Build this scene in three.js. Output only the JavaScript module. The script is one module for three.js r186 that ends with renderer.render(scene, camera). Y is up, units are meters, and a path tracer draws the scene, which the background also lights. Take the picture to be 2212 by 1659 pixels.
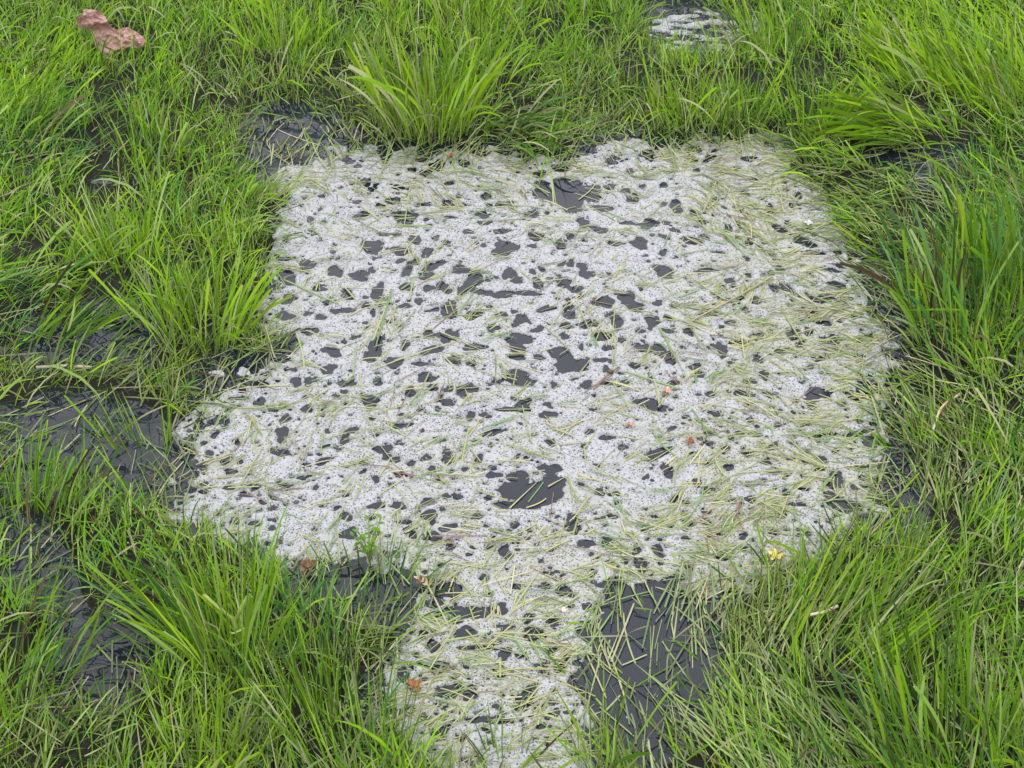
import * as THREE from 'three';
import { mergeGeometries } from 'three/addons/utils/BufferGeometryUtils.js';

// ---------------------------------------------------------------- camera, sky, sun, exposure
const FOV = 28, PITCH = 42 * Math.PI / 180, EYE = 1.6;
const scene = new THREE.Scene();
const camera = new THREE.PerspectiveCamera(FOV, 4 / 3, 0.05, 200);
camera.position.set(0, EYE, 0);
camera.lookAt(0, EYE - Math.sin(PITCH), -Math.cos(PITCH));
camera.updateMatrixWorld();

const renderer = new THREE.WebGLRenderer({ antialias: true });
renderer.toneMapping = THREE.LinearToneMapping;
renderer.toneMappingExposure = 2.45;
renderer.shadowMap.enabled = true;

const sun = new THREE.DirectionalLight(0xfffbf5, 0.6);
sun.position.set(-0.55, 3.9, -4.05);
sun.target.position.set(0, 0, -1.9);
sun.castShadow = true;
sun.shadow.radius = 110;
sun.shadow.mapSize.set(2048, 2048);
Object.assign(sun.shadow.camera, { left: -2.5, right: 2.5, top: 2.5, bottom: -2.5, near: 0.1, far: 12 });
scene.add(sun, sun.target);

// ---------------------------------------------------------------- small maths
function rng(seed) {
  let a = seed >>> 0;
  return () => { a = (a + 0x6D2B79F5) | 0; let t = Math.imul(a ^ (a >>> 15), 1 | a); t = (t + Math.imul(t ^ (t >>> 7), 61 | t)) ^ t; return ((t ^ (t >>> 14)) >>> 0) / 4294967296; };
}
let R = rng(20240611);
const rand = (a, b) => a + (b - a) * R();
const gauss = () => (R() + R() + R() + R() - 2) * 1.0;       // about -2..2, sigma 0.58
const pick = (a) => a[Math.floor(R() * a.length)];
const clamp = (x, a, b) => Math.min(b, Math.max(a, x));
const smooth = (a, b, x) => { const t = clamp((x - a) / (b - a), 0, 1); return t * t * (3 - 2 * t); };
const hash = (x, y) => { let h = Math.imul(x | 0, 374761393) + Math.imul(y | 0, 668265263); h = Math.imul(h ^ (h >>> 13), 1274126177); return ((h ^ (h >>> 16)) >>> 0) / 4294967296; };
function noise(x, y) {                                        // value noise, 0..1
  const i = Math.floor(x), j = Math.floor(y), u = x - i, v = y - j, a = u * u * (3 - 2 * u), b = v * v * (3 - 2 * v);
  return (hash(i, j) * (1 - a) + hash(i + 1, j) * a) * (1 - b) + (hash(i, j + 1) * (1 - a) + hash(i + 1, j + 1) * a) * b;
}
const fbm = (x, y) => 0.53 * noise(x, y) + 0.27 * noise(2.03 * x + 17, 2.03 * y + 5) + 0.13 * noise(4.1 * x + 3, 4.1 * y + 41) + 0.07 * noise(8.3 * x, 8.3 * y);

const SUNV = sun.position.clone().sub(sun.target.position).normalize();
// overcast sky: even grey cloud with soft lighter and darker swells
{
  const W = 512, H = 256, d = new Float32Array(W * H * 4);
  for (let j = 0; j < H; j++) {
    const el = ((j + 0.5) / H - 0.5) * Math.PI;
    for (let i = 0; i < W; i++) {
      const az = (i + 0.5) / W * 2 * Math.PI, k = Math.cos(el), X = k * Math.cos(az), Z = k * Math.sin(az), Y = Math.max(Math.sin(el), 0.08);
      const c = fbm(3 + 1.5 * X / (Y + 0.25) + 40, 9 + 1.5 * Z / (Y + 0.25) + 40);
      const cosS = (X * SUNV.x + Math.sin(el) * SUNV.y + Z * SUNV.z), ang = Math.acos(clamp(cosS, -1, 1)) * 57.3;
      const L = (0.36 + 0.22 * Math.max(0, Math.sin(el))) * (0.55 + 0.9 * c) + (0.5 + c) * (2.6 * Math.exp(-((ang / 13) ** 2)) + 0.65 * Math.exp(-((ang / 34) ** 2)));   // cloud lit through round the sun
      const o = (j * W + i) * 4;
      d[o] = L * 0.95; d[o + 1] = L * 0.985; d[o + 2] = L * 1.13; d[o + 3] = 1;
    }
  }
  const t = new THREE.DataTexture(d, W, H, THREE.RGBAFormat, THREE.FloatType);
  t.mapping = THREE.EquirectangularReflectionMapping; t.magFilter = THREE.LinearFilter; t.needsUpdate = true;
  scene.background = t; scene.environment = t;
}

// ---------------------------------------------------------------- photo pixel (2212 x 1659 view) <-> ground
const TH = Math.tan(FOV * Math.PI / 360), SP = Math.sin(PITCH), CP = Math.cos(PITCH);
function at(px, py, y = 0) {                                  // pixel -> point on the level y
  const a = (px - 1106) / 829.5 * TH, b = (829.5 - py) / 829.5 * TH;
  const dy = b * CP - SP, dz = -b * SP - CP, t = (y - EYE) / dy;
  return [a * t, y, dz * t];
}
function px(x, z, y = 0) {                                    // point -> pixel
  const yy = y - EYE, f = -yy * SP - z * CP, b = (yy * CP - z * SP) / f, a = x / f;
  return [1106 + a / TH * 829.5, 829.5 - b / TH * 829.5];
}
const TX = [0, 737.3, 1474.7], TY = [0, 553, 1106];           // nine close-up views of the photo, three times as large
const tile = (c, r, x, y) => [TX[c] + x / 3, TY[r] + y / 3];

// ---------------------------------------------------------------- scene helpers
const used = {};
function numbered(n) { const k = used[n] = (used[n] ?? -1) + 1; return k ? `${n}_${String(k).padStart(3, '0')}` : n; }
function tag(o, label, category, group, kind) {
  o.userData = {};
  if (label) o.userData.label = label;
  if (category) o.userData.category = category;
  if (group) o.userData.group = group;
  if (kind) o.userData.kind = kind;
  return o;
}
function put(o, name, parent = scene) {
  o.name = parent === scene ? numbered(name) : name;
  o.castShadow = o.receiveShadow = true;
  parent.add(o);
  return o;
}
const mesh = (name, g, m, parent) => put(new THREE.Mesh(g, m), name, parent);
function group(name, position, label, category, grp) {
  const o = new THREE.Group(); o.position.set(...position); put(o, name); return tag(o, label, category, grp);
}
const lin = (c) => new THREE.Color().setRGB(c[0], c[1], c[2]);

// polygons in photo pixels
function inside(poly, x, y) {
  let c = false;
  for (let i = 0, j = poly.length - 1; i < poly.length; j = i++) {
    const [xi, yi] = poly[i], [xj, yj] = poly[j];
    if ((yi > y) !== (yj > y) && x < (xj - xi) * (y - yi) / (yj - yi) + xi) c = !c;
  }
  return c;
}
function signed(poly, x, y) {                                 // + inside
  let m = 1e9;
  for (let i = 0, j = poly.length - 1; i < poly.length; j = i++) {
    const [ax, ay] = poly[j], [bx, by] = poly[i], dx = bx - ax, dy = by - ay;
    const t = clamp(((x - ax) * dx + (y - ay) * dy) / (dx * dx + dy * dy), 0, 1);
    m = Math.min(m, Math.hypot(x - ax - t * dx, y - ay - t * dy));
  }
  return inside(poly, x, y) ? m : -m;
}
const FOAM = [[655, 350], [740, 318], [870, 322], [960, 332], [1060, 322], [1150, 338], [1230, 348], [1290, 318], [1360, 302], [1450, 322], [1520, 292], [1590, 305], [1640, 288], [1705, 300], [1722, 370], [1775, 420], [1805, 460], [1832, 540], [1862, 600], [1885, 640], [1905, 700], [1928, 790], [1934, 860], [1905, 905], [1885, 960], [1905, 1040], [1905, 1110], [1820, 1175], [1700, 1235], [1600, 1275], [1520, 1295], [1430, 1292], [1335, 1275], [1298, 1330], [1300, 1400], [1250, 1480], [1270, 1560], [1300, 1660], [1262, 1730], [1000, 1730], [930, 1655], [860, 1602], [775, 1562], [800, 1470], [850, 1420], [900, 1330], [935, 1262], [830, 1232], [740, 1217], [620, 1232], [560, 1205], [460, 1155], [345, 1140], [390, 1050], [386, 930], [425, 880], [520, 830], [600, 780], [645, 752], [560, 722], [550, 680], [590, 620], [560, 580], [612, 530], [588, 470], [622, 430], [562, 400], [600, 368]];
const POOLS = [                                               // open water between the grass
  [[60, 690], [250, 650], [330, 680], [300, 760], [200, 800], [60, 780]],
  [[0, 890], [140, 860], [330, 900], [400, 1010], [330, 1100], [160, 1060], [0, 1040]],
  [[110, 1370], [200, 1350], [330, 1400], [320, 1480], [240, 1545], [90, 1530]],
  [[1290, 1320], [1420, 1290], [1560, 1330], [1560, 1480], [1510, 1600], [1400, 1659], [1290, 1640], [1250, 1500]],
  [[560, 230], [690, 240], [780, 290], [620, 360], [540, 420], [520, 330]],
  [[560, 1200], [640, 1215], [720, 1225], [930, 1265], [870, 1350], [780, 1330], [640, 1280]],
  [[1900, 920], [1960, 980], [2000, 1090], [1960, 1190], [1900, 1140]],
  [[430, 800], [490, 760], [600, 780], [520, 830], [430, 850]],
  [[1380, 30], [1480, 10], [1640, 30], [1660, 80], [1560, 115], [1400, 115]],
  [[0, 1130], [110, 1140], [170, 1300], [120, 1340], [0, 1260]],
  [[1860, 330], [2000, 330], [2120, 320], [2130, 370], [1950, 400]],
  [[1840, 560], [1900, 540], [1955, 620], [1975, 760], [1985, 900], [1945, 910], [1930, 780], [1905, 680]],
];
function openWater(x, y) { let m = -1e9; for (const p of POOLS) m = Math.max(m, signed(p, x, y)); return m; }

// ---------------------------------------------------------------- ground and water
const pondEdge = (x, z) => Math.max(Math.abs(x) - 1.7, -z - 3.9, z + 0.45);      // > 0 outside the flooded lawn
function groundY(x, z) {
  const n = fbm(x * 6 + 31, z * 6 + 12) - 0.5, [u, v] = px(x, z);
  const wet = smooth(-40, 40, Math.max(signed(FOAM, u, v), openWater(u, v)));
  const hum = 0.011 + 0.04 * n - 0.055 * wet + 0.012 * (noise(x * 28, z * 28) - 0.5);
  return hum + 0.05 * smooth(0, 0.8, pondEdge(x, z));
}
function sheet(xs, zs, yOf) {
  const nx = xs.length, nz = zs.length, pos = new Float32Array(nx * nz * 3), uv = new Float32Array(nx * nz * 2), idx = [];
  for (let j = 0; j < nz; j++) for (let i = 0; i < nx; i++) {
    const k = j * nx + i;
    pos[3 * k] = xs[i]; pos[3 * k + 1] = yOf(xs[i], zs[j]); pos[3 * k + 2] = zs[j];
    uv[2 * k] = xs[i]; uv[2 * k + 1] = -zs[j];
    if (i && j) idx.push(k - nx - 1, k - 1, k, k - nx - 1, k, k - nx);
  }
  const g = new THREE.BufferGeometry();
  g.setAttribute('position', new THREE.BufferAttribute(pos, 3));
  g.setAttribute('uv', new THREE.BufferAttribute(uv, 2));
  g.setIndex(idx); g.computeVertexNormals();
  return g;
}
function range(a, b, step, out) {
  const r = []; for (let x = a; x <= b + 1e-9; x += step) r.push(x);
  for (const o of out) { r.push(b + o); r.unshift(a - o); }
  return r;
}
function noiseTexture(size, fn, srgb) {
  const d = new Uint8Array(size * size * 4);
  for (let j = 0; j < size; j++) for (let i = 0; i < size; i++) { const c = fn(i / size, j / size), o = 4 * (j * size + i); d[o] = c[0] * 255; d[o + 1] = c[1] * 255; d[o + 2] = c[2] * 255; d[o + 3] = 255; }
  const t = new THREE.DataTexture(d, size, size); t.wrapS = t.wrapT = THREE.RepeatWrapping; t.magFilter = THREE.LinearFilter; if (srgb) t.colorSpace = THREE.SRGBColorSpace; t.needsUpdate = true; return t;
}
const soilMap = noiseTexture(512, (u, v) => { const n = fbm(u * 40, v * 40), m = fbm(u * 9 + 7, v * 9); return [0.045 + 0.06 * n + 0.03 * m, 0.042 + 0.055 * n + 0.03 * m, 0.03 + 0.04 * n]; }, true);
const soilBump = noiseTexture(512, (u, v) => { const n = fbm(u * 60, v * 60); return [n, n, n]; });
const soil = new THREE.MeshPhysicalMaterial({ map: soilMap, bumpMap: soilBump, bumpScale: 0.004, roughness: 0.7, specularIntensity: 0.4 });
const ground = mesh('ground', sheet(range(-1.9, 1.9, 0.02, [0.2, 0.6, 1.5, 4, 10, 30]), range(-4.2, -0.3, 0.02, [0.2, 0.6, 1.5, 4, 10, 30]), groundY), soil);
tag(ground, 'dark wet soil under the grass', 'ground', null, 'structure');

function ripple(x, z) {                                       // steeper where stems pierce the water
  const [u, v] = px(x, z), f = signed(FOAM, u, v);
  const k = f > 10 ? 0.06 : 0.06 + 0.94 * smooth(10, -30, f) * (0.35 + 0.65 * smooth(0.42, 0.6, noise(x * 7 + 3, z * 7)));
  const calm = signed(POOLS[3], u, v) > -10 ? 0.22 : 1;
  return k * calm * (0.0046 * (noise(x * 40 + z * 13, z * 40 - x * 13) - 0.5) + 0.0034 * (noise(x * 29 - z * 51 + 7, z * 29 + x * 51) - 0.5) + 0.0014 * (noise(x * 95 + z * 40 + 9, z * 95 - x * 40) - 0.5));
}
const water = mesh('water', sheet(range(-1.25, 1.25, 0.0065, [0.15, 0.5, 1, 1.6]), range(-3.5, -0.85, 0.0065, [0.15, 0.5, 1, 1.6]), ripple),
  new THREE.MeshPhysicalMaterial({ color: lin([0.10, 0.125, 0.19]), roughness: 0.015, transmission: 0.9, thickness: 0, ior: 1.33 }));
tag(water, 'murky grey rain water standing over the lawn', 'water', null, 'structure');

// ---------------------------------------------------------------- foam
// gaps in the foam as in the photo: [view column, view row, then x, y, half width, half height, turn, ...]
const HOLES = [
  [1, 1, [120, 130, 70, 30, 5, 430, 90, 30, 45, 15, 600, 65, 70, 28, -20, 550, 130, 45, 28, 0, 770, 90, 55, 32, -10, 235, 235, 40, 55, 0, 420, 205, 40, 25, 10, 650, 195, 40, 28, -30, 565, 210, 40, 18, 0, 690, 230, 25, 18, 0, 855, 160, 55, 68, 20, 790, 225, 40, 30, 0, 920, 240, 70, 25, 5, 1040, 252, 90, 24, 0, 1200, 245, 80, 22, 0, 1270, 175, 24, 45, -20, 1090, 115, 40, 45, 0, 1140, 160, 40, 20, 0, 700, 350, 60, 50, -20, 590, 355, 40, 12, -5, 855, 385, 50, 30, 0, 500, 295, 28, 20, 0, 410, 325, 45, 16, 0, 160, 325, 30, 20, 0, 40, 250, 45, 30, 20, 30, 355, 50, 20, 0, 205, 370, 15, 25, 0, 1040, 380, 35, 20, -10, 1120, 360, 18, 12, 0, 1165, 410, 55, 28, 0, 1130, 440, 25, 20, 0, 1330, 345, 60, 20, -15, 1470, 330, 35, 25, 0, 1475, 380, 42, 24, 0, 1440, 170, 55, 30, 10, 1520, 215, 40, 25, 0, 1590, 120, 45, 30, 0, 1560, 70, 35, 25, 0, 1485, 50, 25, 22, 0, 1700, 300, 65, 42, 0, 1850, 265, 60, 30, 0, 1895, 325, 65, 38, 10, 2085, 100, 65, 40, 10, 2050, 305, 30, 18, 0, 1780, 420, 42, 50, 0, 1600, 440, 60, 30, 0, 1455, 455, 45, 20, -5, 1445, 520, 28, 22, 0, 1690, 520, 65, 28, -10, 2015, 420, 55, 35, -10, 2110, 485, 40, 15, 15, 1940, 490, 40, 15, -5, 985, 465, 35, 25, 0, 1145, 540, 80, 40, -10, 1140, 600, 45, 35, 0, 1270, 480, 40, 18, -15, 565, 510, 42, 25, 5, 700, 520, 50, 45, 0, 225, 595, 45, 65, 20, 180, 655, 40, 35, 0, 415, 575, 25, 35, 0, 585, 610, 65, 30, -10, 865, 590, 65, 25, -5, 1555, 590, 15, 18, 0, 1725, 595, 35, 20, 0, 1920, 585, 35, 22, 0, 2035, 610, 75, 40, 20, 2125, 665, 35, 40, 0, 1430, 640, 72, 52, 30, 1480, 712, 110, 44, 0, 1570, 690, 30, 25, 0, 1145, 655, 45, 25, 10, 1280, 660, 35, 18, 0, 340, 690, 65, 32, 5, 730, 675, 45, 28, -5, 530, 700, 75, 15, 5, 1715, 735, 22, 20, 0, 1905, 710, 32, 22, 0, 1690, 675, 50, 15, 0, 1150, 790, 100, 50, 5, 550, 790, 65, 28, 0, 235, 815, 35, 22, 0, 590, 855, 30, 25, 0, 695, 865, 35, 20, 0, 820, 860, 70, 30, -10, 780, 890, 30, 30, 0, 445, 880, 35, 30, 0, 30, 830, 50, 25, 0, 20, 880, 20, 15, 0, 1380, 840, 25, 18, 0, 1590, 835, 40, 25, 0, 1720, 825, 45, 18, -10, 1835, 820, 30, 20, 0, 2150, 825, 40, 18, 0, 185, 940, 50, 45, 0, 690, 950, 60, 22, 5, 640, 930, 25, 15, 0, 1180, 965, 55, 35, -15, 1080, 995, 70, 18, 0, 840, 1035, 30, 30, 0, 1340, 1030, 50, 25, 0, 1985, 960, 70, 45, 15, 2070, 990, 50, 20, 0, 625, 990, 20, 15, 0, 510, 1000, 20, 12, 0, 395, 1100, 60, 18, -5, 980, 1145, 65, 22, -10, 55, 1140, 50, 25, -25, 20, 1195, 25, 30, 0, 200, 1055, 22, 14, 0, 1720, 1180, 50, 18, -5, 1610, 1140, 28, 18, 0, 270, 1250, 55, 25, 0, 690, 1305, 40, 45, 10, 550, 1310, 35, 20, 0, 355, 1320, 28, 18, 0, 450, 1345, 25, 20, 0, 225, 1445, 22, 22, 0, 890, 1315, 28, 25, 0, 1195, 1310, 15, 12, 0, 2050, 1280, 80, 35, -15, 1350, 1380, 70, 35, 10, 1150, 1440, 70, 50, -20, 1200, 1530, 160, 88, 0, 1370, 1500, 90, 80, 0, 1180, 1610, 160, 40, 0, 1675, 1530, 30, 22, 0, 2115, 1390, 40, 45, 0, 990, 1420, 45, 25, 0, 560, 1590, 40, 25, 0, 750, 1560, 35, 20, 0, 370, 1620, 50, 22, 0, 225, 1620, 50, 22, 0, 30, 1550, 20, 12, 0, 375, 1415, 25, 20, 0]],
  [1, 0, [40, 1040, 40, 15, 0, 300, 990, 40, 60, 20, 540, 1000, 70, 44, 0, 620, 1075, 45, 40, 0, 545, 1120, 35, 25, 0, 460, 1100, 30, 15, 0, 800, 1060, 40, 25, 0, 900, 990, 60, 30, 0, 1050, 980, 60, 25, 0, 1200, 1010, 60, 30, 0, 1400, 990, 60, 40, 0, 1500, 960, 60, 40, 0, 1600, 960, 50, 40, 0, 1420, 1090, 60, 25, 0, 1285, 1130, 35, 28, 0, 1315, 1240, 72, 70, 0, 1470, 1270, 120, 95, 0, 1590, 1250, 90, 60, 0, 1450, 1180, 70, 35, 0, 1690, 1350, 70, 20, 0, 1975, 1000, 50, 25, 0, 1770, 1025, 30, 15, 0, 1745, 1050, 40, 20, 0, 1870, 1110, 30, 15, 0, 1740, 1210, 40, 18, 0, 1950, 1210, 20, 15, 0, 1840, 1240, 30, 18, 0, 1890, 1290, 40, 30, 0, 2170, 1340, 40, 40, 0, 370, 1215, 35, 18, 0, 335, 1300, 40, 25, 0, 250, 1330, 25, 15, 0, 540, 1325, 40, 16, 0, 690, 1325, 42, 24, 0, 790, 1330, 20, 12, 0, 940, 1270, 40, 22, 0, 1030, 1325, 30, 20, 0, 960, 1330, 20, 10, 0, 415, 1410, 70, 50, 0, 135, 1390, 50, 20, -20, 160, 1180, 30, 30, 0, 100, 1310, 25, 15, 0, 200, 1225, 25, 18, 0, 910, 1390, 40, 25, 0, 930, 1445, 40, 15, 0, 1235, 1390, 45, 30, 0, 1040, 1500, 50, 18, -15, 1570, 1445, 35, 30, 0, 1670, 1490, 55, 22, 20, 1480, 1530, 30, 20, 0, 1260, 1535, 50, 28, 0, 280, 1520, 40, 14, 0, 360, 1520, 22, 14, 0, 480, 1555, 40, 30, 0, 200, 1600, 60, 55, 0, 380, 1630, 65, 30, 0, 1060, 1610, 85, 45, 0, 560, 1640, 50, 25, -20, 1420, 1590, 35, 30, 0, 1240, 1595, 25, 15, 0, 1930, 1580, 60, 35, 0, 2000, 1450, 60, 30, 0, 1870, 1450, 60, 15, 0, 1780, 1580, 50, 18, 0, 700, 1410, 40, 12, 0, 680, 1570, 30, 15, 0]],
  [2, 0, [165, 900, 40, 30, 0, 70, 965, 15, 18, 0, 170, 1030, 50, 20, -20, 60, 1030, 30, 25, 0, 430, 1030, 50, 15, 0, 350, 1090, 22, 18, 0, 560, 930, 60, 25, 0, 450, 1165, 40, 12, 0, 215, 1290, 20, 12, 0, 75, 1380, 30, 22, 0, 380, 1370, 15, 10, 0, 570, 1360, 25, 40, -20, 690, 1450, 30, 10, 0, 640, 1490, 60, 25, 20, 50, 1560, 60, 25, 0, 360, 1540, 18, 12, 0, 430, 1570, 25, 22, 0, 790, 1570, 80, 30, 15, 850, 1640, 60, 18, 5, 230, 1640, 50, 10, 0, 500, 1605, 18, 14, 0, 1015, 1200, 30, 15, 0]],
  [2, 1, [630, 85, 30, 18, 0, 570, 110, 20, 15, 0, 340, 205, 28, 10, 0, 280, 285, 45, 18, 0, 155, 95, 70, 15, -5, 950, 90, 70, 15, 5, 660, 210, 50, 30, 20, 470, 295, 30, 20, 0, 160, 380, 60, 12, 0, 310, 435, 40, 15, 0, 900, 280, 70, 30, 5, 1030, 300, 30, 12, 0, 1000, 190, 60, 25, 20, 1240, 310, 40, 55, 0, 840, 385, 35, 25, 0, 920, 435, 50, 18, 0, 815, 490, 30, 25, 0, 720, 510, 40, 40, 0, 960, 545, 60, 35, 0, 475, 525, 50, 22, 0, 370, 565, 60, 15, 0, 250, 610, 30, 50, 0, 190, 590, 35, 18, 0, 40, 490, 35, 25, 0, 640, 615, 35, 20, 0, 910, 665, 40, 15, 0, 310, 690, 20, 12, 0, 80, 720, 45, 20, 0, 1150, 650, 40, 12, 0, 110, 770, 30, 20, 0, 530, 770, 25, 35, 0, 430, 815, 40, 18, 0, 180, 895, 35, 20, 0, 370, 890, 40, 22, 0, 450, 910, 20, 12, 0, 545, 895, 30, 15, 0, 870, 890, 90, 35, -15, 830, 930, 50, 15, 0, 1170, 880, 60, 50, 40, 1100, 910, 60, 30, 40, 1240, 850, 35, 50, 0, 210, 1020, 45, 20, 0, 120, 1075, 40, 10, 0, 180, 1150, 35, 15, 0, 375, 1150, 30, 15, 0, 470, 1160, 40, 12, 0, 870, 1165, 50, 18, 0, 1130, 1150, 90, 18, -10, 980, 1155, 40, 10, 0, 175, 1215, 30, 15, 0, 510, 1210, 18, 12, 0, 600, 1220, 20, 15, 0, 720, 1215, 20, 10, 0, 590, 1400, 35, 20, 0, 790, 1340, 30, 15, 0, 780, 1510, 40, 12, 0, 980, 1460, 62, 50, 0, 960, 1570, 50, 40, 0, 1060, 1620, 85, 52, 0, 1110, 1500, 20, 18, 0, 1180, 1440, 40, 20, 0, 175, 1510, 45, 15, 0, 760, 1610, 35, 15, 0]],
  [0, 1, [1850, 20, 60, 15, 0, 1860, 140, 60, 50, 0, 1990, 60, 45, 40, -30, 2170, 100, 50, 35, 0, 2070, 215, 45, 18, 0, 1870, 280, 50, 30, 0, 1850, 390, 65, 28, 0, 2080, 400, 40, 20, 0, 1995, 375, 30, 15, 0, 2010, 490, 55, 25, -10, 1740, 540, 50, 30, 0, 1900, 570, 50, 22, 0, 2170, 360, 30, 18, 0, 2150, 620, 60, 30, 10, 1820, 670, 60, 25, 0, 2130, 735, 45, 35, 0, 1660, 830, 80, 25, 0, 1920, 815, 35, 30, 0, 2010, 810, 38, 22, 0, 1720, 765, 30, 15, -20, 1910, 740, 18, 10, 0, 2135, 825, 15, 10, 0, 1545, 925, 60, 15, -5, 1685, 945, 40, 22, 5, 1520, 985, 45, 15, -10, 1770, 995, 28, 20, 0, 1830, 970, 20, 20, 0, 1420, 1065, 55, 35, -10, 1850, 1055, 35, 25, 10, 1990, 990, 40, 25, -20, 1290, 1100, 40, 40, 0, 1830, 1140, 45, 30, 0, 1820, 1185, 20, 30, 0, 1230, 1190, 40, 15, 0, 1320, 1215, 20, 15, 0, 1530, 1205, 25, 18, 10, 1210, 1270, 50, 60, 0, 1215, 1390, 80, 70, 0, 1815, 1275, 60, 30, 10, 2100, 1330, 50, 25, -15, 1990, 1355, 25, 15, 0, 1500, 1400, 40, 15, 0, 2000, 1430, 20, 12, 0, 1480, 1505, 32, 15, 0, 1840, 1485, 45, 18, 15, 2040, 1505, 15, 10, 0, 1945, 1565, 12, 8, 0, 1770, 1635, 25, 18, 0, 1210, 1510, 60, 30, 0, 1590, 1555, 45, 10, 10, 2110, 1235, 30, 12, -20, 1320, 1370, 25, 40, 0, 2120, 1130, 15, 10, 0]],
  [1, 2, [30, 30, 40, 25, 0, 50, 140, 50, 40, 0, 570, 20, 60, 30, 0, 590, 60, 20, 20, 0, 430, 115, 30, 20, 0, 465, 150, 25, 20, 0, 590, 160, 50, 40, 0, 690, 100, 55, 25, -10, 880, 30, 35, 20, 0, 280, 265, 20, 15, 0, 350, 275, 30, 18, 0, 1500, 80, 50, 60, 0, 1580, 205, 50, 32, 0, 1720, 190, 40, 25, 0, 1020, 130, 25, 12, 0, 1060, 260, 40, 40, 0, 1840, 320, 18, 18, 0, 1730, 325, 20, 10, 0, 2050, 250, 40, 35, 20, 1940, 340, 45, 45, 0, 300, 155, 18, 10, 0, 650, 500, 110, 70, 10, 600, 590, 60, 30, 0, 560, 470, 60, 40, 0, 830, 650, 150, 46, 0, 1040, 630, 40, 35, -20, 1320, 480, 35, 22, 0, 1450, 520, 70, 30, 15, 1590, 610, 25, 25, 0, 1760, 460, 90, 35, 0, 2000, 560, 150, 110, 0, 2120, 480, 80, 60, 0, 1830, 620, 80, 50, 0, 1245, 790, 75, 40, 0, 1060, 745, 60, 15, 0, 800, 780, 60, 46, 0, 740, 700, 40, 25, 0, 1210, 690, 30, 35, 0, 1360, 900, 35, 25, 0, 1640, 790, 110, 80, 0, 600, 870, 50, 40, 0, 880, 885, 160, 14, 0, 1410, 1010, 40, 25, 0, 1300, 1000, 40, 25, 0, 1060, 920, 40, 40, 0, 640, 1010, 60, 40, 0, 540, 1080, 15, 15, 0, 700, 1160, 90, 45, -20, 830, 1190, 40, 40, 30, 1200, 1200, 50, 75, 20, 1170, 1260, 40, 30, 0, 390, 1310, 80, 35, -20, 540, 1330, 30, 15, 0, 950, 1350, 120, 25, 0, 640, 1430, 60, 40, -20, 280, 1250, 60, 80, 0, 220, 1400, 80, 30, 0, 960, 1490, 35, 15, 0, 400, 1060, 40, 50, 0]],
];
const holes = [], q0 = (h) => h.sx, s0 = (h) => h.sz;
for (const [c, r, list] of HOLES) for (let i = 0; i < list.length; i += 5) {
  const [u, v] = tile(c, r, list[i], list[i + 1]), p = at(u, v), q = at(u + 1, v), s = at(u, v + 1);
  holes.push({ x: p[0], z: p[2], sx: q[0] - p[0], sz: s[2] - p[2], a: list[i + 2] / 3, b: list[i + 3] / 3, t: list[i + 4] * Math.PI / 180 });
}
R = rng(77);
for (let k = 0; k < 1300; k++) {                                // the many small gaps between them
  const u = rand(340, 1940), v = rand(300, 1640);
  const sd = signed(FOAM, u, v);
  if (sd < 2 || (sd > 55 && R() < 0.35)) continue;
  const p = at(u, v), q = at(u + 1, v), s = at(u, v + 1), a = rand(1.8, 6) * (R() < 0.28 ? 1.8 : 1);
  holes.push({ x: p[0], z: p[2], sx: q[0] - p[0], sz: s[2] - p[2], a, b: a * rand(0.5, 0.8), t: rand(-0.4, 0.4) });
}
for (let k = 0; k < 1500; k++) {                               // and the middling ones, kept apart from the rest
  const u = rand(340, 1940), v = rand(310, 1650), sd = signed(FOAM, u, v), strip = v > 1255;
  if (sd < 4) continue;
  const p = at(u, v), q = at(u + 1, v), s = at(u, v + 1), a = strip ? rand(5, 15) : rand(5, 11), b = a * rand(0.45, 0.8);
  if (R() > (strip ? 0.75 : u > 1500 || u < 700 || v > 950 ? 0.55 : 0.3) || holes.some((h) => Math.hypot((h.x - p[0]) / q0(h), (h.z - p[2]) / s0(h)) < h.a + a + 3)) continue;
  holes.push({ x: p[0], z: p[2], sx: q[0] - p[0], sz: s[2] - p[2], a, b, t: rand(-0.6, 0.4) });
}
const STEP = 0.00155, FX0 = -0.62, FX1 = 0.66, FZ0 = -2.56, FZ1 = -1.0;
const NX = Math.floor((FX1 - FX0) / STEP) + 1, NZ = Math.floor((FZ1 - FZ0) / STEP) + 1;
const field = new Float32Array(NX * NZ).fill(1);
const foamWorld = FOAM.map(([u, v]) => { const p = at(u, v); return [p[0], p[2]]; });
{                                                             // outline, on a coarse grid first
  const C = 6, cx = Math.ceil(NX / C) + 2, cz = Math.ceil(NZ / C) + 2, c = new Float32Array(cx * cz);
  for (let j = 0; j < cz; j++) for (let i = 0; i < cx; i++) c[j * cx + i] = signed(foamWorld, FX0 + i * C * STEP, FZ0 + j * C * STEP);
  for (let j = 0; j < NZ; j++) for (let i = 0; i < NX; i++) {
    const a = i / C, b = j / C, i0 = Math.floor(a), j0 = Math.floor(b), s = a - i0, t = b - j0, k = j0 * cx + i0;
    const d = (c[k] * (1 - s) + c[k + 1] * s) * (1 - t) + (c[k + cx] * (1 - s) + c[k + cx + 1] * s) * t;
    const x = FX0 + i * STEP, z = FZ0 + j * STEP;
    field[j * NX + i] = d > 0.05 ? 0.05 : d < -0.06 ? -1 : d + 0.065 * (fbm(x * 34, z * 34) - 0.5) - 0.002;
  }
}
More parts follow.
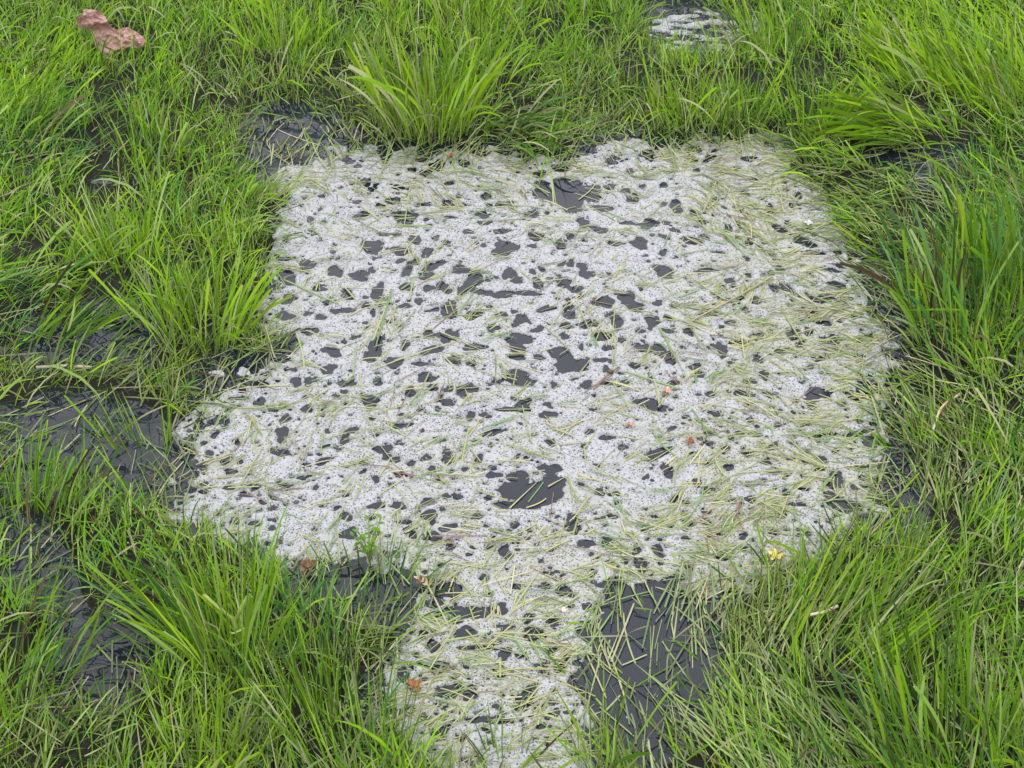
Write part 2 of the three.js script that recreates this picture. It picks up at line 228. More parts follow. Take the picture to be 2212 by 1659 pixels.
function splat(x, z, reach, fn) {
  const i0 = Math.max(0, Math.floor((x - reach - FX0) / STEP)), i1 = Math.min(NX - 1, Math.ceil((x + reach - FX0) / STEP));
  const j0 = Math.max(0, Math.floor((z - reach - FZ0) / STEP)), j1 = Math.min(NZ - 1, Math.ceil((z + reach - FZ0) / STEP));
  for (let j = j0; j <= j1; j++) for (let i = i0; i <= i1; i++) { const k = j * NX + i, d = fn(FX0 + i * STEP - x, FZ0 + j * STEP - z); if (d < field[k]) field[k] = d; }
}
for (const h of holes) {
  const c = Math.cos(h.t), s = Math.sin(h.t), mean = Math.sqrt(h.a * h.sx * h.b * h.sz), reach = Math.max(h.a * h.sx, h.b * h.sz) * 1.5 + 0.012, ph = h.x * 91 + h.z * 57;
  splat(h.x, h.z, reach, (dx, dz) => {
    const u = dx / h.sx, v = dz / h.sz, p = (u * c + v * s) / h.a, q = (-u * s + v * c) / h.b, an = Math.atan2(q, p);
    const rim = 1 + 0.16 * Math.sin(2 * an + ph) + 0.13 * Math.sin(3 * an + 2.3 * ph) + 0.07 * Math.sin(5 * an + 4.1 * ph) + 0.3 * (noise((h.x + dx) * 190, (h.z + dz) * 190) - 0.5);
    return (Math.hypot(p, q) - rim) * mean;
  });
}
const foamAt = (x, z) => { const i = Math.round((x - FX0) / STEP), j = Math.round((z - FZ0) / STEP); return i < 0 || j < 0 || i >= NX || j >= NZ ? -1 : field[j * NX + i]; };
const bigBubbles = [];
{                                                             // clear bubbles in the foam: openings that show the water
  const taken = new Map(), key = (x, z) => `${Math.floor(x / 0.008)},${Math.floor(z / 0.008)}`;
  const dots = [];
  for (let k = 0; k < 30000; k++) {
    const x = rand(FX0, FX1), z = rand(FZ0, FZ1), big = R() < 0.03, r = big ? rand(0.0024, 0.0042) : 0.00085 + 0.0012 * Math.pow(R(), 1.6);
    if (foamAt(x, z) < r + 0.0016) continue;
    const coarse = noise(x * 9 + 5, z * 9);                  // some patches have coarse bubbles, others fine
    if (R() > 0.18 + 1.2 * smooth(0.3, 0.7, coarse)) continue;
    let ok = true;
    for (let a = -1; a <= 1 && ok; a++) for (let b = -1; b <= 1 && ok; b++) for (const d of taken.get(key(x + a * 0.008, z + b * 0.008)) ?? []) if (Math.hypot(d[0] - x, d[1] - z) < d[2] + r + 0.0013) { ok = false; break; }
    if (!ok) continue;
    const d = [x, z, r]; dots.push(d);
    const q = key(x, z); if (!taken.has(q)) taken.set(q, []); taken.get(q).push(d);
  }
  for (const [x, z, r] of dots) { if (r < 0.0019) continue; splat(x, z, r + 0.0035, (dx, dz) => Math.hypot(dx, dz * 1.05) - r); if (r > 0.0026) bigBubbles.push([x, z, r]); }
}
function foamTop(x, z, f) {                                   // lumpy top that rolls down to the water at every rim
  return -0.0012 + (1 - Math.exp(-Math.max(0, f) / 0.0024)) * (0.0042 + 0.0045 * (fbm(x * 75 + 3, z * 75) - 0.4) + 0.006 * (fbm(x * 19 + 8, z * 19) - 0.45));
}
const topAt = (x, z) => { const f = foamAt(x, z); return f > 0 ? foamTop(x, z, f) : 0.0004; };
function contour(field, NX, NZ, FX0, FZ0, STEP) {                                          // marching squares over the field
  const node = new Int32Array(NX * NZ).fill(-1), he = new Int32Array(NX * NZ).fill(-1), ve = new Int32Array(NX * NZ).fill(-1);
  const pos = [], uv = [], idx = [], col = [];
  const add = (x, z, f) => {
    const [pu, pv] = px(x, z), cream = clamp(1.5 * (fbm(x * 22 + 50, z * 22) - 0.42) + 0.35 * (litter(pu, pv) - 0.6), 0, 1);   // cream stain of grass juice and pollen
    col.push(1 - 0.08 * cream, 1 - 0.09 * cream, 1 - 0.30 * cream);
    pos.push(x, foamTop(x, z, f), z); uv.push(x / 0.25, -z / 0.25); return pos.length / 3 - 1;
  };
  const nodeAt = (i, j) => { const k = j * NX + i; return node[k] < 0 ? node[k] = add(FX0 + i * STEP, FZ0 + j * STEP, field[k]) : node[k]; };
  const hAt = (i, j) => { const k = j * NX + i; if (he[k] < 0) { const t = field[k] / (field[k] - field[k + 1]); he[k] = add(FX0 + (i + t) * STEP, FZ0 + j * STEP, 0); } return he[k]; };
  const vAt = (i, j) => { const k = j * NX + i; if (ve[k] < 0) { const t = field[k] / (field[k] - field[k + NX]); ve[k] = add(FX0 + i * STEP, FZ0 + (j + t) * STEP, 0); } return ve[k]; };
  for (let j = 0; j < NZ - 1; j++) for (let i = 0; i < NX - 1; i++) {
    const k = j * NX + i, a = field[k] > 0, b = field[k + 1] > 0, c = field[k + NX + 1] > 0, d = field[k + NX] > 0;
    if (!(a || b || c || d)) continue;
    const p = [];
    if (a) p.push(nodeAt(i, j)); if (a !== b) p.push(hAt(i, j));
    if (b) p.push(nodeAt(i + 1, j)); if (b !== c) p.push(vAt(i + 1, j));
    if (c) p.push(nodeAt(i + 1, j + 1)); if (c !== d) p.push(hAt(i, j + 1));
    if (d) p.push(nodeAt(i, j + 1)); if (d !== a) p.push(vAt(i, j));
    for (let q = 1; q + 1 < p.length; q++) idx.push(p[0], p[q + 1], p[q]);
  }
  const g = new THREE.BufferGeometry();
  g.setAttribute('position', new THREE.Float32BufferAttribute(pos, 3));
  g.setAttribute('uv', new THREE.Float32BufferAttribute(uv, 2));
  g.setAttribute('color', new THREE.Float32BufferAttribute(col, 3));
  g.setIndex(idx); g.computeVertexNormals();
  return g;
}
function bubbleCanvas(forBump) {                              // froth of bubbles under 2 mm: film walls and clear cells
  const S = 1024, c = document.createElement('canvas'); c.width = c.height = S;
  const x = c.getContext('2d'), r = rng(5);
  x.fillStyle = forBump ? '#c8c8c8' : '#eeeeee'; x.fillRect(0, 0, S, S);
  const disc = (u, v, q, fill, edge, lw) => {
    for (const a of [u, u - S, u + S]) for (const b of [v, v - S, v + S]) {
      if (a < -12 || b < -12 || a > S + 12 || b > S + 12) continue;
      x.fillStyle = fill; x.beginPath(); x.arc(a, b, q, 0, 7); x.fill(); x.strokeStyle = edge; x.lineWidth = lw; x.stroke();
    }
  };
  const grey = (t, d = 0) => `rgb(${t | 0},${t | 0},${(t + d) | 0})`;
  for (let k = 0; k < 9000; k++) { const q = 1.8 + 2.2 * r(), t = forBump ? 90 + 60 * r() : 196 + 40 * r(); disc(r() * S, r() * S, q, grey(t, 0), forBump ? '#ffffff' : '#f8f8f8', 1.2); }
  const cell = 16, n = S / cell;                              // the cells one can make out: 2 to 4 mm across, loosely packed
  for (let j = 0; j < n; j++) for (let i = 0; i < n; i++) {
    const q = 3.6 + 4.2 * Math.pow(r(), 1.8), t = forBump ? 40 + 30 * r() : 105 + 75 * r(), a = (i + 0.5 + 0.75 * (r() - 0.5) + 0.5 * (j % 2)) * cell, b = (j + 0.5 + 0.75 * (r() - 0.5)) * cell;
    if (r() < 0.62 + 0.36 * Math.sin(2 * Math.PI * (2 * i + j) / n) * Math.sin(2 * Math.PI * (3 * j - i) / n + 1)) disc(a % S, b, q, grey(t, 0), forBump ? '#ffffff' : '#fdfdfd', 1.8);
  }
  const t = new THREE.CanvasTexture(c); t.wrapS = t.wrapT = THREE.RepeatWrapping; if (!forBump) t.colorSpace = THREE.SRGBColorSpace; return t;
}
const foamMat = new THREE.MeshPhysicalMaterial({ color: lin([0.372, 0.368, 0.358]), vertexColors: true, map: bubbleCanvas(false), bumpMap: bubbleCanvas(true), bumpScale: 0.0009, roughness: 0.45 });
const foam = group('foam_raft', [0, 0, 0], 'wide raft of white bubbly foam full of dark gaps, floating on the puddle', 'foam');
const sheetFoam = mesh('foam_sheet', contour(field, NX, NZ, FX0, FZ0, STEP), foamMat, foam);
const film = new THREE.MeshPhysicalMaterial({ color: 0xffffff, roughness: 0.04, transmission: 0.97, thickness: 0, ior: 1.33 });
{
  const dome = new THREE.SphereGeometry(1, 10, 4, 0, Math.PI * 2, 0, Math.PI / 2);
  bigBubbles.sort((a, b) => b[2] - a[2]);
  for (const [x, z, r] of bigBubbles.slice(0, 300)) { const b = mesh('bubble', dome, film, foam); b.position.set(x, 0.0006, z); b.scale.set(r * 1.08, r * 0.75, r * 1.08); }
}
// loose scraps of foam away from the raft
function scrap(u, v, r, label) {
  const p = at(u, v), s = new THREE.Shape(), ph = u * 0.7;
  for (let k = 0; k <= 40; k++) { const a = k / 40 * 2 * Math.PI, q = r * (1 + 0.25 * Math.sin(2 * a + ph) + 0.18 * Math.sin(3 * a + 2 * ph) + 0.08 * Math.sin(7 * a)); s[k ? 'lineTo' : 'moveTo'](1.5 * q * Math.cos(a), q * Math.sin(a) * (1 + 0.2 * Math.sin(5 * a + ph))); }
  const g = new THREE.ExtrudeGeometry(s, { depth: 0.0015, bevelEnabled: true, bevelSize: 0.0015, bevelThickness: 0.0012, bevelSegments: 3 });
  g.rotateX(-Math.PI / 2);
  const m = mesh('foam_scrap', g, foamMat.clone()); m.material.map = m.material.map.clone(); m.material.map.repeat.set(4, 4); m.material.bumpMap = null; m.material.vertexColors = false;
  m.position.set(p[0], 0, p[2]); tag(m, label, 'foam', 'loose scraps of foam'); return m;
}
scrap(470, 808, 0.006, 'small scrap of white foam in the dark corner beside the raft');
scrap(527, 805, 0.0065, 'round blob of white foam just off the edge of the raft');
{                                                             // faint streaky foam on the water behind the far bank
  const poly = [[1385, 72], [1440, 38], [1540, 26], [1630, 45], [1645, 82], [1570, 110], [1450, 114]].map(([u, v]) => { const p = at(u, v); return [p[0], p[2]]; });
  const S = 0.0022, xs = poly.map((p) => p[0]), zs = poly.map((p) => p[1]), X = Math.min(...xs) - 0.02, Z = Math.min(...zs) - 0.02, nx = Math.ceil((Math.max(...xs) - X + 0.02) / S), nz = Math.ceil((Math.max(...zs) - Z + 0.02) / S), f = new Float32Array(nx * nz);
  for (let j = 0; j < nz; j++) for (let i = 0; i < nx; i++) { const x = X + i * S, z = Z + j * S; f[j * nx + i] = Math.min(0.02, signed(poly, x, z) + 0.05 * (fbm(x * 30, z * 60) - 0.5), 0.07 * (fbm(x * 26 + 5, z * 75) - 0.46)); }
  const o = mesh('foam_patch', contour(f, nx, nz, X, Z, S), foamMat);
  tag(o, 'faint streaky patch of foam on the water behind the far bank of grass', 'foam');
}

// ---------------------------------------------------------------- grass blades
// a blade of unit length that bends towards +x; unit width along z; cut = square mown end
function bladeGeometry(bend, power, twist, cut, kink) {
  const N = 8, pos = [], uv = [], idx = [];
  let x = 0, y = 0;
  for (let k = 0; k <= N; k++) {
    const t = k / N, phi = bend * Math.pow(t, power) + (kink && t > kink ? 1.5 : 0);
    if (k) { x += Math.sin(phi) / N; y += Math.cos(phi) / N; }
    const w = 0.5 * (0.62 + 0.5 * Math.sin(Math.min(1, t * 2) * Math.PI / 2)) * (cut ? (t > 0.95 ? 0.6 : 0.72) : Math.pow(1 - Math.pow(t, 2.6), 0.8) + 0.02);
    const a = twist * t, cz = Math.cos(a), cx = Math.sin(a) * 0.03, fold = 0.006 * (1 - t * 0.6);
    const nx = Math.cos(phi), ny = -Math.sin(phi);
    pos.push(x + nx * cx * w * 2, y + ny * cx * w * 2, -w * cz, x - nx * fold, y - ny * fold, 0, x - nx * cx * w * 2, y - ny * cx * w * 2, w * cz);
    uv.push(0, t, 0.5, t, 1, t);
    if (k) { const b = k * 3, q = b - 3; idx.push(q, q + 1, b + 1, q, b + 1, b, q + 1, q + 2, b + 2, q + 1, b + 2, b + 1); }
  }
  const g = new THREE.BufferGeometry();
  g.setAttribute('position', new THREE.Float32BufferAttribute(pos, 3));
  g.setAttribute('uv', new THREE.Float32BufferAttribute(uv, 2));
  g.setIndex(idx); g.computeVertexNormals();
  return g;
}
const BLADES = [
  bladeGeometry(0.1, 1.2, 0.3, false), bladeGeometry(0.35, 1.4, -0.9, false), bladeGeometry(0.6, 1.5, 0.7, false), bladeGeometry(0.9, 1.6, -0.5, false),
  bladeGeometry(1.35, 1.8, 1.2, false), bladeGeometry(1.9, 1.7, -0.8, false), bladeGeometry(0.15, 1, 0.9, true), bladeGeometry(0.4, 1.5, -0.6, true),
  bladeGeometry(0.25, 1.3, 0.5, false, 0.62), bladeGeometry(0.7, 1.4, -1.4, true), bladeGeometry(-0.3, 1.3, 0.8, false), bladeGeometry(2.5, 1.4, 0.4, false),
];
const UPRIGHT = [0, 0, 1, 1, 2, 2, 3, 6, 7, 10], DROOPY = [2, 3, 3, 4, 5, 8, 9], LONG = [1, 2, 3, 4], FLAT = [0, 1, 2, 6, 7, 9, 10, 3];
const leafMat = (c, coat = 0.25) => new THREE.MeshPhysicalMaterial({ color: c ? lin(c) : 0xffffff, roughness: 1, transmission: 0.48, thickness: 0, specularIntensity: 0.15, clearcoat: coat, clearcoatRoughness: 0.2, ior: 1.4 });
const PAL = {
  bright: [[0.26, 0.45, 0.012], [0.29, 0.47, 0.015], [0.22, 0.42, 0.012], [0.33, 0.48, 0.025]],
  mid: [[0.165, 0.345, 0.014], [0.19, 0.365, 0.016], [0.14, 0.31, 0.014], [0.22, 0.385, 0.026]],
  blue: [[0.095, 0.26, 0.045], [0.13, 0.30, 0.06], [0.075, 0.22, 0.035], [0.19, 0.34, 0.11]],
  dark: [[0.055, 0.135, 0.02], [0.075, 0.17, 0.025], [0.05, 0.11, 0.022]],
  olive: [[0.185, 0.245, 0.05], [0.23, 0.285, 0.075], [0.14, 0.185, 0.04], [0.28, 0.33, 0.11]],
  straw: [[0.46, 0.46, 0.22], [0.40, 0.42, 0.19], [0.52, 0.50, 0.28], [0.36, 0.41, 0.17]],
  pale: [[0.33, 0.46, 0.10], [0.28, 0.43, 0.08], [0.36, 0.47, 0.15]],
  brown: [[0.15, 0.10, 0.05], [0.20, 0.14, 0.08], [0.10, 0.07, 0.04]],
};
const BLADE_MATS = {};
for (const k of Object.keys(PAL)) BLADE_MATS[k] = [0.55, 0.9, 1.2].flatMap((t) => PAL[k].map((c) => { const m = leafMat(c.map((x) => x * t)); m.side = THREE.DoubleSide; return m; }));
const instMat = leafMat(null, 0.09); instMat.side = THREE.DoubleSide; instMat.vertexColors = true;

const _p = new THREE.Vector3(), _q = new THREE.Quaternion(), _s = new THREE.Vector3(), _e = new THREE.Euler();
function bladePose(x, y, z, az, tilt, len, wid) {             // az: direction the blade leans to (image right = 0, away = +90)
  _e.set(0, az, -tilt, 'YXZ'); _q.setFromEuler(_e); _p.set(x, y, z); _s.set(len, len, wid);
}
// the same twelve shapes with fewer faces, for the mass of the lawn
function thinOut(g) {
  const P = g.attributes.position, rows = [0, 2, 4, 6, 7, 8], pos = [], idx = [];
  rows.forEach((r, k) => { for (const c of [0, 2]) pos.push(P.getX(3 * r + c), P.getY(3 * r + c), P.getZ(3 * r + c)); if (k) { const b = 2 * k, q = b - 2; idx.push(q, q + 1, b + 1, q, b + 1, b); } });
  const o = new THREE.BufferGeometry(); o.setAttribute('position', new THREE.Float32BufferAttribute(pos, 3)); o.setIndex(idx); o.computeVertexNormals(); return o;
}
const THIN_BLADES = BLADES.map(thinOut);
class Mass {                                                  // countless blades of the lawn, joined
  constructor() { this.items = []; }
  add(kind, x, y, z, az, tilt, len, wid, c, shade) {
    bladePose(x, y, z, az, tilt, len, wid);
    this.items.push([kind, new THREE.Matrix4().compose(_p, _q, _s), [c[0] * shade, c[1] * shade, c[2] * shade]]);
  }
  build(name, label, category) {
    const V = 12, n = this.items.length, pos = new Float32Array(n * V * 3), nor = new Float32Array(n * V * 3), col = new Float32Array(n * V * 3), I = THIN_BLADES[0].index.count, idx = new Uint32Array(n * I);
    const v = new THREE.Vector3(), N3 = new THREE.Matrix3();
    this.items.forEach(([kind, m, c], b) => {
      const g = THIN_BLADES[kind], P = g.attributes.position, Q = g.attributes.normal; N3.getNormalMatrix(m);
      for (let k = 0; k < V; k++) {
        const o = (b * V + k) * 3;
        v.fromBufferAttribute(P, k).applyMatrix4(m); pos[o] = v.x; pos[o + 1] = v.y; pos[o + 2] = v.z;
        v.fromBufferAttribute(Q, k).applyMatrix3(N3).normalize(); nor[o] = v.x; nor[o + 1] = v.y; nor[o + 2] = v.z;
        col[o] = c[0]; col[o + 1] = c[1]; col[o + 2] = c[2];
      }
      for (let k = 0; k < I; k++) idx[b * I + k] = b * V + g.index.getX(k);
    });
    const g = new THREE.BufferGeometry();
    g.setAttribute('position', new THREE.BufferAttribute(pos, 3)); g.setAttribute('normal', new THREE.BufferAttribute(nor, 3)); g.setAttribute('color', new THREE.BufferAttribute(col, 3)); g.setIndex(new THREE.BufferAttribute(idx, 1));
    return tag(mesh(name, g, instMat), label, category, null, 'stuff');
  }
}
// how the grass lies over the lawn: x, y (photo pixels), lean right, lean up, tilt, length, mix, density
const LAY = [
  [100, 60, 0.2, 0.6, 0.5, 0.11, 'mid', 1.1], [80, 180, 0.6, 0.3, 0.75, 0.12, 'bright', 1.1], [120, 330, 0.8, 0.3, 0.9, 0.12, 'blue', 1.0], [300, 200, 0.1, 0.6, 0.6, 0.12, 'mid', 0.95], [420, 90, 0.2, 0.5, 0.6, 0.12, 'mid', 0.7],
  [350, 330, 0.2, 0.9, 0.4, 0.11, 'mid', 0.9], [560, 60, 0, 1, 0.3, 0.13, 'bright', 1.2], [520, 230, -0.1, 0.5, 0.7, 0.09, 'olive', 0.6], [700, 100, 0.1, 1, 0.4, 0.13, 'mid', 1.0], [700, 220, -0.4, 0.3, 0.8, 0.10, 'olive', 0.6],
  [60, 480, 0.3, 0.6, 0.7, 0.12, 'mid', 0.9], [330, 450, 0.1, 0.8, 0.5, 0.11, 'mid', 0.9], [480, 420, 0.3, 0.3, 0.8, 0.1, 'mid', 0.85], [230, 520, -0.4, 0.8, 0.5, 0.12, 'bright', 1.2], [450, 620, 0.1, 0.9, 0.35, 0.13, 'bright', 1.2],
  [100, 600, 0.5, 0.3, 1.0, 0.14, 'mid', 1.0], [60, 680, 0.8, 0.1, 1.2, 0.16, 'blue', 0.8], [320, 640, 0.2, 0.7, 0.7, 0.1, 'bright', 1.0], [420, 780, 0.1, 0.5, 0.8, 0.1, 'olive', 0.9], [250, 830, 0.6, 0.1, 1.2, 0.12, 'olive', 0.7], [350, 960, -0.3, 0.5, 0.9, 0.13, 'olive', 0.7], [60, 860, 0.5, 0.4, 1, 0.1, 'olive', 0.6],
  [150, 1100, 0.4, 0.6, 0.8, 0.13, 'mid', 0.9], [60, 1250, 0.2, 0.6, 0.8, 0.12, 'mid', 0.7], [330, 1180, -0.4, 0.6, 0.8, 0.10, 'mid', 0.8], [350, 1330, -0.7, 0.4, 1.0, 0.12, 'blue', 0.8], [500, 1350, -0.4, 0.9, 0.6, 0.11, 'bright', 0.9], [650, 1400, -0.3, 0.9, 0.7, 0.11, 'blue', 1.0], [720, 1520, -0.3, 0.8, 0.8, 0.14, 'mid', 1.2], [560, 1540, -0.2, 0.8, 0.8, 0.12, 'olive', 1.0],
  [60, 1450, 0.5, 0.7, 0.7, 0.13, 'mid', 0.8], [400, 1600, 0.1, 0.9, 0.6, 0.11, 'bright', 1.2], [150, 1610, 0.5, 0.4, 0.9, 0.12, 'olive', 1.0], [250, 1560, 0.2, 0.7, 0.7, 0.1, 'mid', 0.9],
  [900, 60, 0, 1, 0.4, 0.13, 'bright', 1.2], [1040, 60, 0.1, 1, 0.4, 0.14, 'bright', 1.2], [1130, 180, 0.3, -0.1, 0.9, 0.13, 'mid', 1.1], [1120, 270, 0.3, -0.6, 1.1, 0.12, 'olive', 0.8], [1270, 90, 0.1, 0.9, 0.5, 0.13, 'mid', 1.1], [1280, 220, 0.2, 0.5, 0.8, 0.1, 'olive', 1.0],
  [1400, 160, 0, 0.9, 0.6, 0.09, 'olive', 1.0], [1500, 180, 0, 1, 0.3, 0.11, 'bright', 1.1], [1620, 220, 0, 0.9, 0.6, 0.1, 'mid', 1.0], [1750, 120, -0.2, 0.9, 0.5, 0.13, 'mid', 1.1], [1680, 40, -0.5, 0.8, 0.6, 0.15, 'bright', 1.1], [1760, 280, 0, 0.7, 0.7, 0.1, 'dark', 0.9],
  [1900, 60, -0.7, 0.7, 0.8, 0.16, 'bright', 1.25], [2080, 60, -0.8, 0.6, 0.8, 0.16, 'bright', 1.25], [1920, 180, -0.5, 0.3, 1.1, 0.14, 'bright', 1.1], [2120, 200, -0.6, 0.7, 0.8, 0.16, 'bright', 1.2], [1850, 320, -0.9, -0.5, 1.35, 0.15, 'bright', 1.2], [1960, 290, -0.9, -0.3, 1.3, 0.14, 'olive', 1.1], [2120, 320, -0.5, 0.6, 0.9, 0.14, 'mid', 1.0],
  [1900, 420, -0.8, -0.4, 1.35, 0.14, 'olive', 0.9], [2050, 470, -0.2, 0.6, 0.9, 0.15, 'blue', 0.8], [2100, 600, -0.15, 0.95, 0.45, 0.18, 'blue', 1.2], [1960, 620, -0.3, 0.4, 1.0, 0.13, 'olive', 0.9], [2180, 780, -0.1, 0.95, 0.5, 0.17, 'bright', 1.2], [1990, 800, -0.5, 0.3, 1.25, 0.12, 'olive', 1.0], [2060, 920, -0.4, 0.5, 1.2, 0.12, 'olive', 1.1], [2180, 980, -0.3, 0.7, 0.9, 0.14, 'mid', 1.1],
  [2080, 1060, 0.3, 0.6, 1.2, 0.13, 'olive', 1.1], [2150, 1180, 0.5, 0.6, 1.15, 0.15, 'mid', 1.0], [2020, 1220, 0.6, 0.6, 1.15, 0.15, 'mid', 1.0], [1850, 1240, 0.6, 0.5, 1.1, 0.11, 'bright', 0.9], [1720, 1330, 0.7, 0.4, 1.2, 0.10, 'olive', 1.0], [1900, 1380, 0.8, 0.3, 1.2, 0.14, 'mid', 1.0], [2100, 1340, 0.4, 0.7, 0.9, 0.14, 'mid', 1.0],
  [1640, 1440, 0.1, 0.6, 1.0, 0.1, 'olive', 0.9], [1760, 1500, -0.6, 0.5, 1.2, 0.13, 'pale', 1.2], [1640, 1600, -0.7, 0.6, 1.25, 0.14, 'pale', 1.3], [1900, 1560, -0.6, 0.7, 1.0, 0.14, 'pale', 1.1], [2080, 1560, -0.1, 0.95, 0.5, 0.17, 'mid', 1.1], [2180, 1600, 0, 1, 0.5, 0.17, 'mid', 1.1], [1480, 1640, -0.3, 0.6, 1.1, 0.12, 'olive', 0.8],
  [800, 1280, 0.2, 0.3, 1.0, 0.1, 'olive', 0.9], [840, 1420, 0.2, 0.6, 0.8, 0.11, 'olive', 1.0],
];
function lay(u, v) {
  let W = 0, lx = 0, ly = 0, ti = 0, le = 0, de = 0; const mix = {};
  for (const [a, b, x, y, t, l, m, d] of LAY) {
    const q = (a - u) ** 2 + ((b - v) * 1.25) ** 2, w = 1 / (q * q / 1e6 + 60 * q + 2e4);
    W += w; lx += w * x; ly += w * y; ti += w * t; le += w * l; de += w * d; mix[m] = (mix[m] ?? 0) + w * w;
  }
  return { lx: lx / W, ly: ly / W, ti: ti / W, le: le / W, de: de / W, mix };
}
function pickMix(mix) { let s = 0; for (const k in mix) s += mix[k]; let r = R() * s; for (const k in mix) if ((r -= mix[k]) <= 0) return k; return 'mid'; }

R = rng(4242);
const lawn = new Mass(), thatch = new Mass();
{
  const X0 = -1.55, X1 = 1.55, Z0 = -3.75, Z1 = -0.75, tries = 230000;
  for (let k = 0; k < tries; k++) {
    const x = rand(X0, X1), z = rand(Z0, Z1), [u, v] = px(x, z);
    const f = signed(FOAM, u, v);
    if (f > -4) continue;
    const margin = u < -60 || u > 2270 || v < -130 || v > 1800 ? 0.45 : 1;
    const L = lay(clamp(u, 0, 2212), clamp(v, 0, 1659));
    const ow = openWater(u, v), clump = smooth(0.33, 0.6, fbm(x * 17 + 7, z * 17 + 3));
    const bare = 1 - 0.8 * smooth(-15, 30, ow), edge = smooth(-4, -40, f);
    const y = Math.max(groundY(x, z), -0.03) - 0.006;
    if (R() < L.de * margin * bare * (0.25 + 0.75 * edge) * (0.05 + 0.74 * clump)) {
      const j = gauss(), az = Math.atan2(L.ly, L.lx) + gauss() * (L.ti > 1 ? 0.8 : 1.5), tilt = clamp(L.ti * rand(0.4, 1.3) + 0.3 * gauss(), 0.02, 1.5);
      let kind = pickMix(L.mix); const r = R();
      if (r < 0.04) kind = 'straw'; else if (r < 0.10) kind = 'olive'; else if (r < 0.18) kind = 'dark'; else if (r < 0.24) kind = 'blue'; else if (r < 0.36) kind = 'pale'; else if (r < 0.5) kind = 'bright';
      const len = L.le * 0.6 * rand(0.4, 1.15) * (R() < 0.08 ? 1.6 : 1);
      lawn.add(pick(R() < 0.6 ? UPRIGHT : DROOPY), x, y, z, az, tilt, len, rand(0.0010, 0.0024), pick(PAL[kind]), 0.5 + 1.0 * Math.pow(R(), 0.7));
    }
    if (R() < 0.12 * margin * (0.3 + 0.7 * bare) * (0.4 + 0.6 * clump)) {      // flattened, dull blades at the base
      const r = R(), kind = r < 0.42 ? 'olive' : r < 0.6 ? 'dark' : r < 0.74 ? 'mid' : r < 0.86 ? 'straw' : 'brown';
      thatch.add(pick(FLAT), x, Math.max(y + 0.006, -0.004) + rand(0, 0.018), z, rand(0, 6.28), rand(1.2, 1.62), rand(0.025, 0.09), rand(0.0011, 0.003), pick(PAL[kind]), rand(0.6, 1.05));
    }
  }
}
// long thin blades arching over the rest
for (let k = 0; k < 6000; k++) {
  const x = rand(-1.5, 1.5), z = rand(-3.7, -0.8), [u, v] = px(x, z);
  if (signed(FOAM, u, v) > -6 || openWater(u, v) > 6 || R() > 0.45) continue;
  lawn.add(pick([3, 4, 4, 5, 8, 2]), x, Math.max(groundY(x, z), -0.03) - 0.006, z, rand(0, 6.283), rand(0.1, 1.1), rand(0.06, 0.13), rand(0.0011, 0.0022), pick(PAL[pick(['pale', 'bright', 'mid', 'pale', 'straw', 'olive'])]), rand(0.85, 1.15));
}
// blades rooted along the bank that lean out over the foam
for (let k = 0; k < 9000; k++) {
  const i = Math.floor(R() * foamWorld.length), a = foamWorld[i], b = foamWorld[(i + 1) % foamWorld.length], t = R(), dx = b[0] - a[0], dz = b[1] - a[1], L = Math.hypot(dx, dz);
  if (R() * 0.14 > L) continue;
  const off = -0.004 - 0.07 * Math.pow(R(), 1.3), sg = signed(foamWorld, a[0] + dx * 0.5 + dz / L * 0.004, a[1] + dz * 0.5 - dx / L * 0.004) > 0 ? 1 : -1, nx = sg * dz / L, nz = -sg * dx / L;
  const x = a[0] + dx * t + nx * off, z = a[1] + dz * t + nz * off, [u, v] = px(x, z), right = u > 1650 ? 1 : 0;
  if (signed(FOAM, u, v) > 0 || R() > (right ? 0.5 : 0.4) * (noise(x * 25, z * 25) > 0.4 ? 1 : 0.25) || (v > 1500 && R() < 0.6)) continue;
  lawn.add(pick([0, 1, 2, 3, 6, 7, 10]), x, Math.max(groundY(x, z), -0.02), z, Math.atan2(-nz, nx) + 0.9 * gauss(), rand(0.75, 1.5), rand(0.03, right ? 0.085 : 0.08), rand(0.0012, 0.0026), pick(PAL[pick(['olive', 'mid', 'pale', 'straw', 'bright', 'dark', 'olive'])]), rand(0.75, 1.05));
}
lawn.build('grass', 'uneven wet green lawn grass all round the puddle', 'grass');
thatch.build('flattened_grass', 'matted dull blades lying between the grass stems', 'grass');

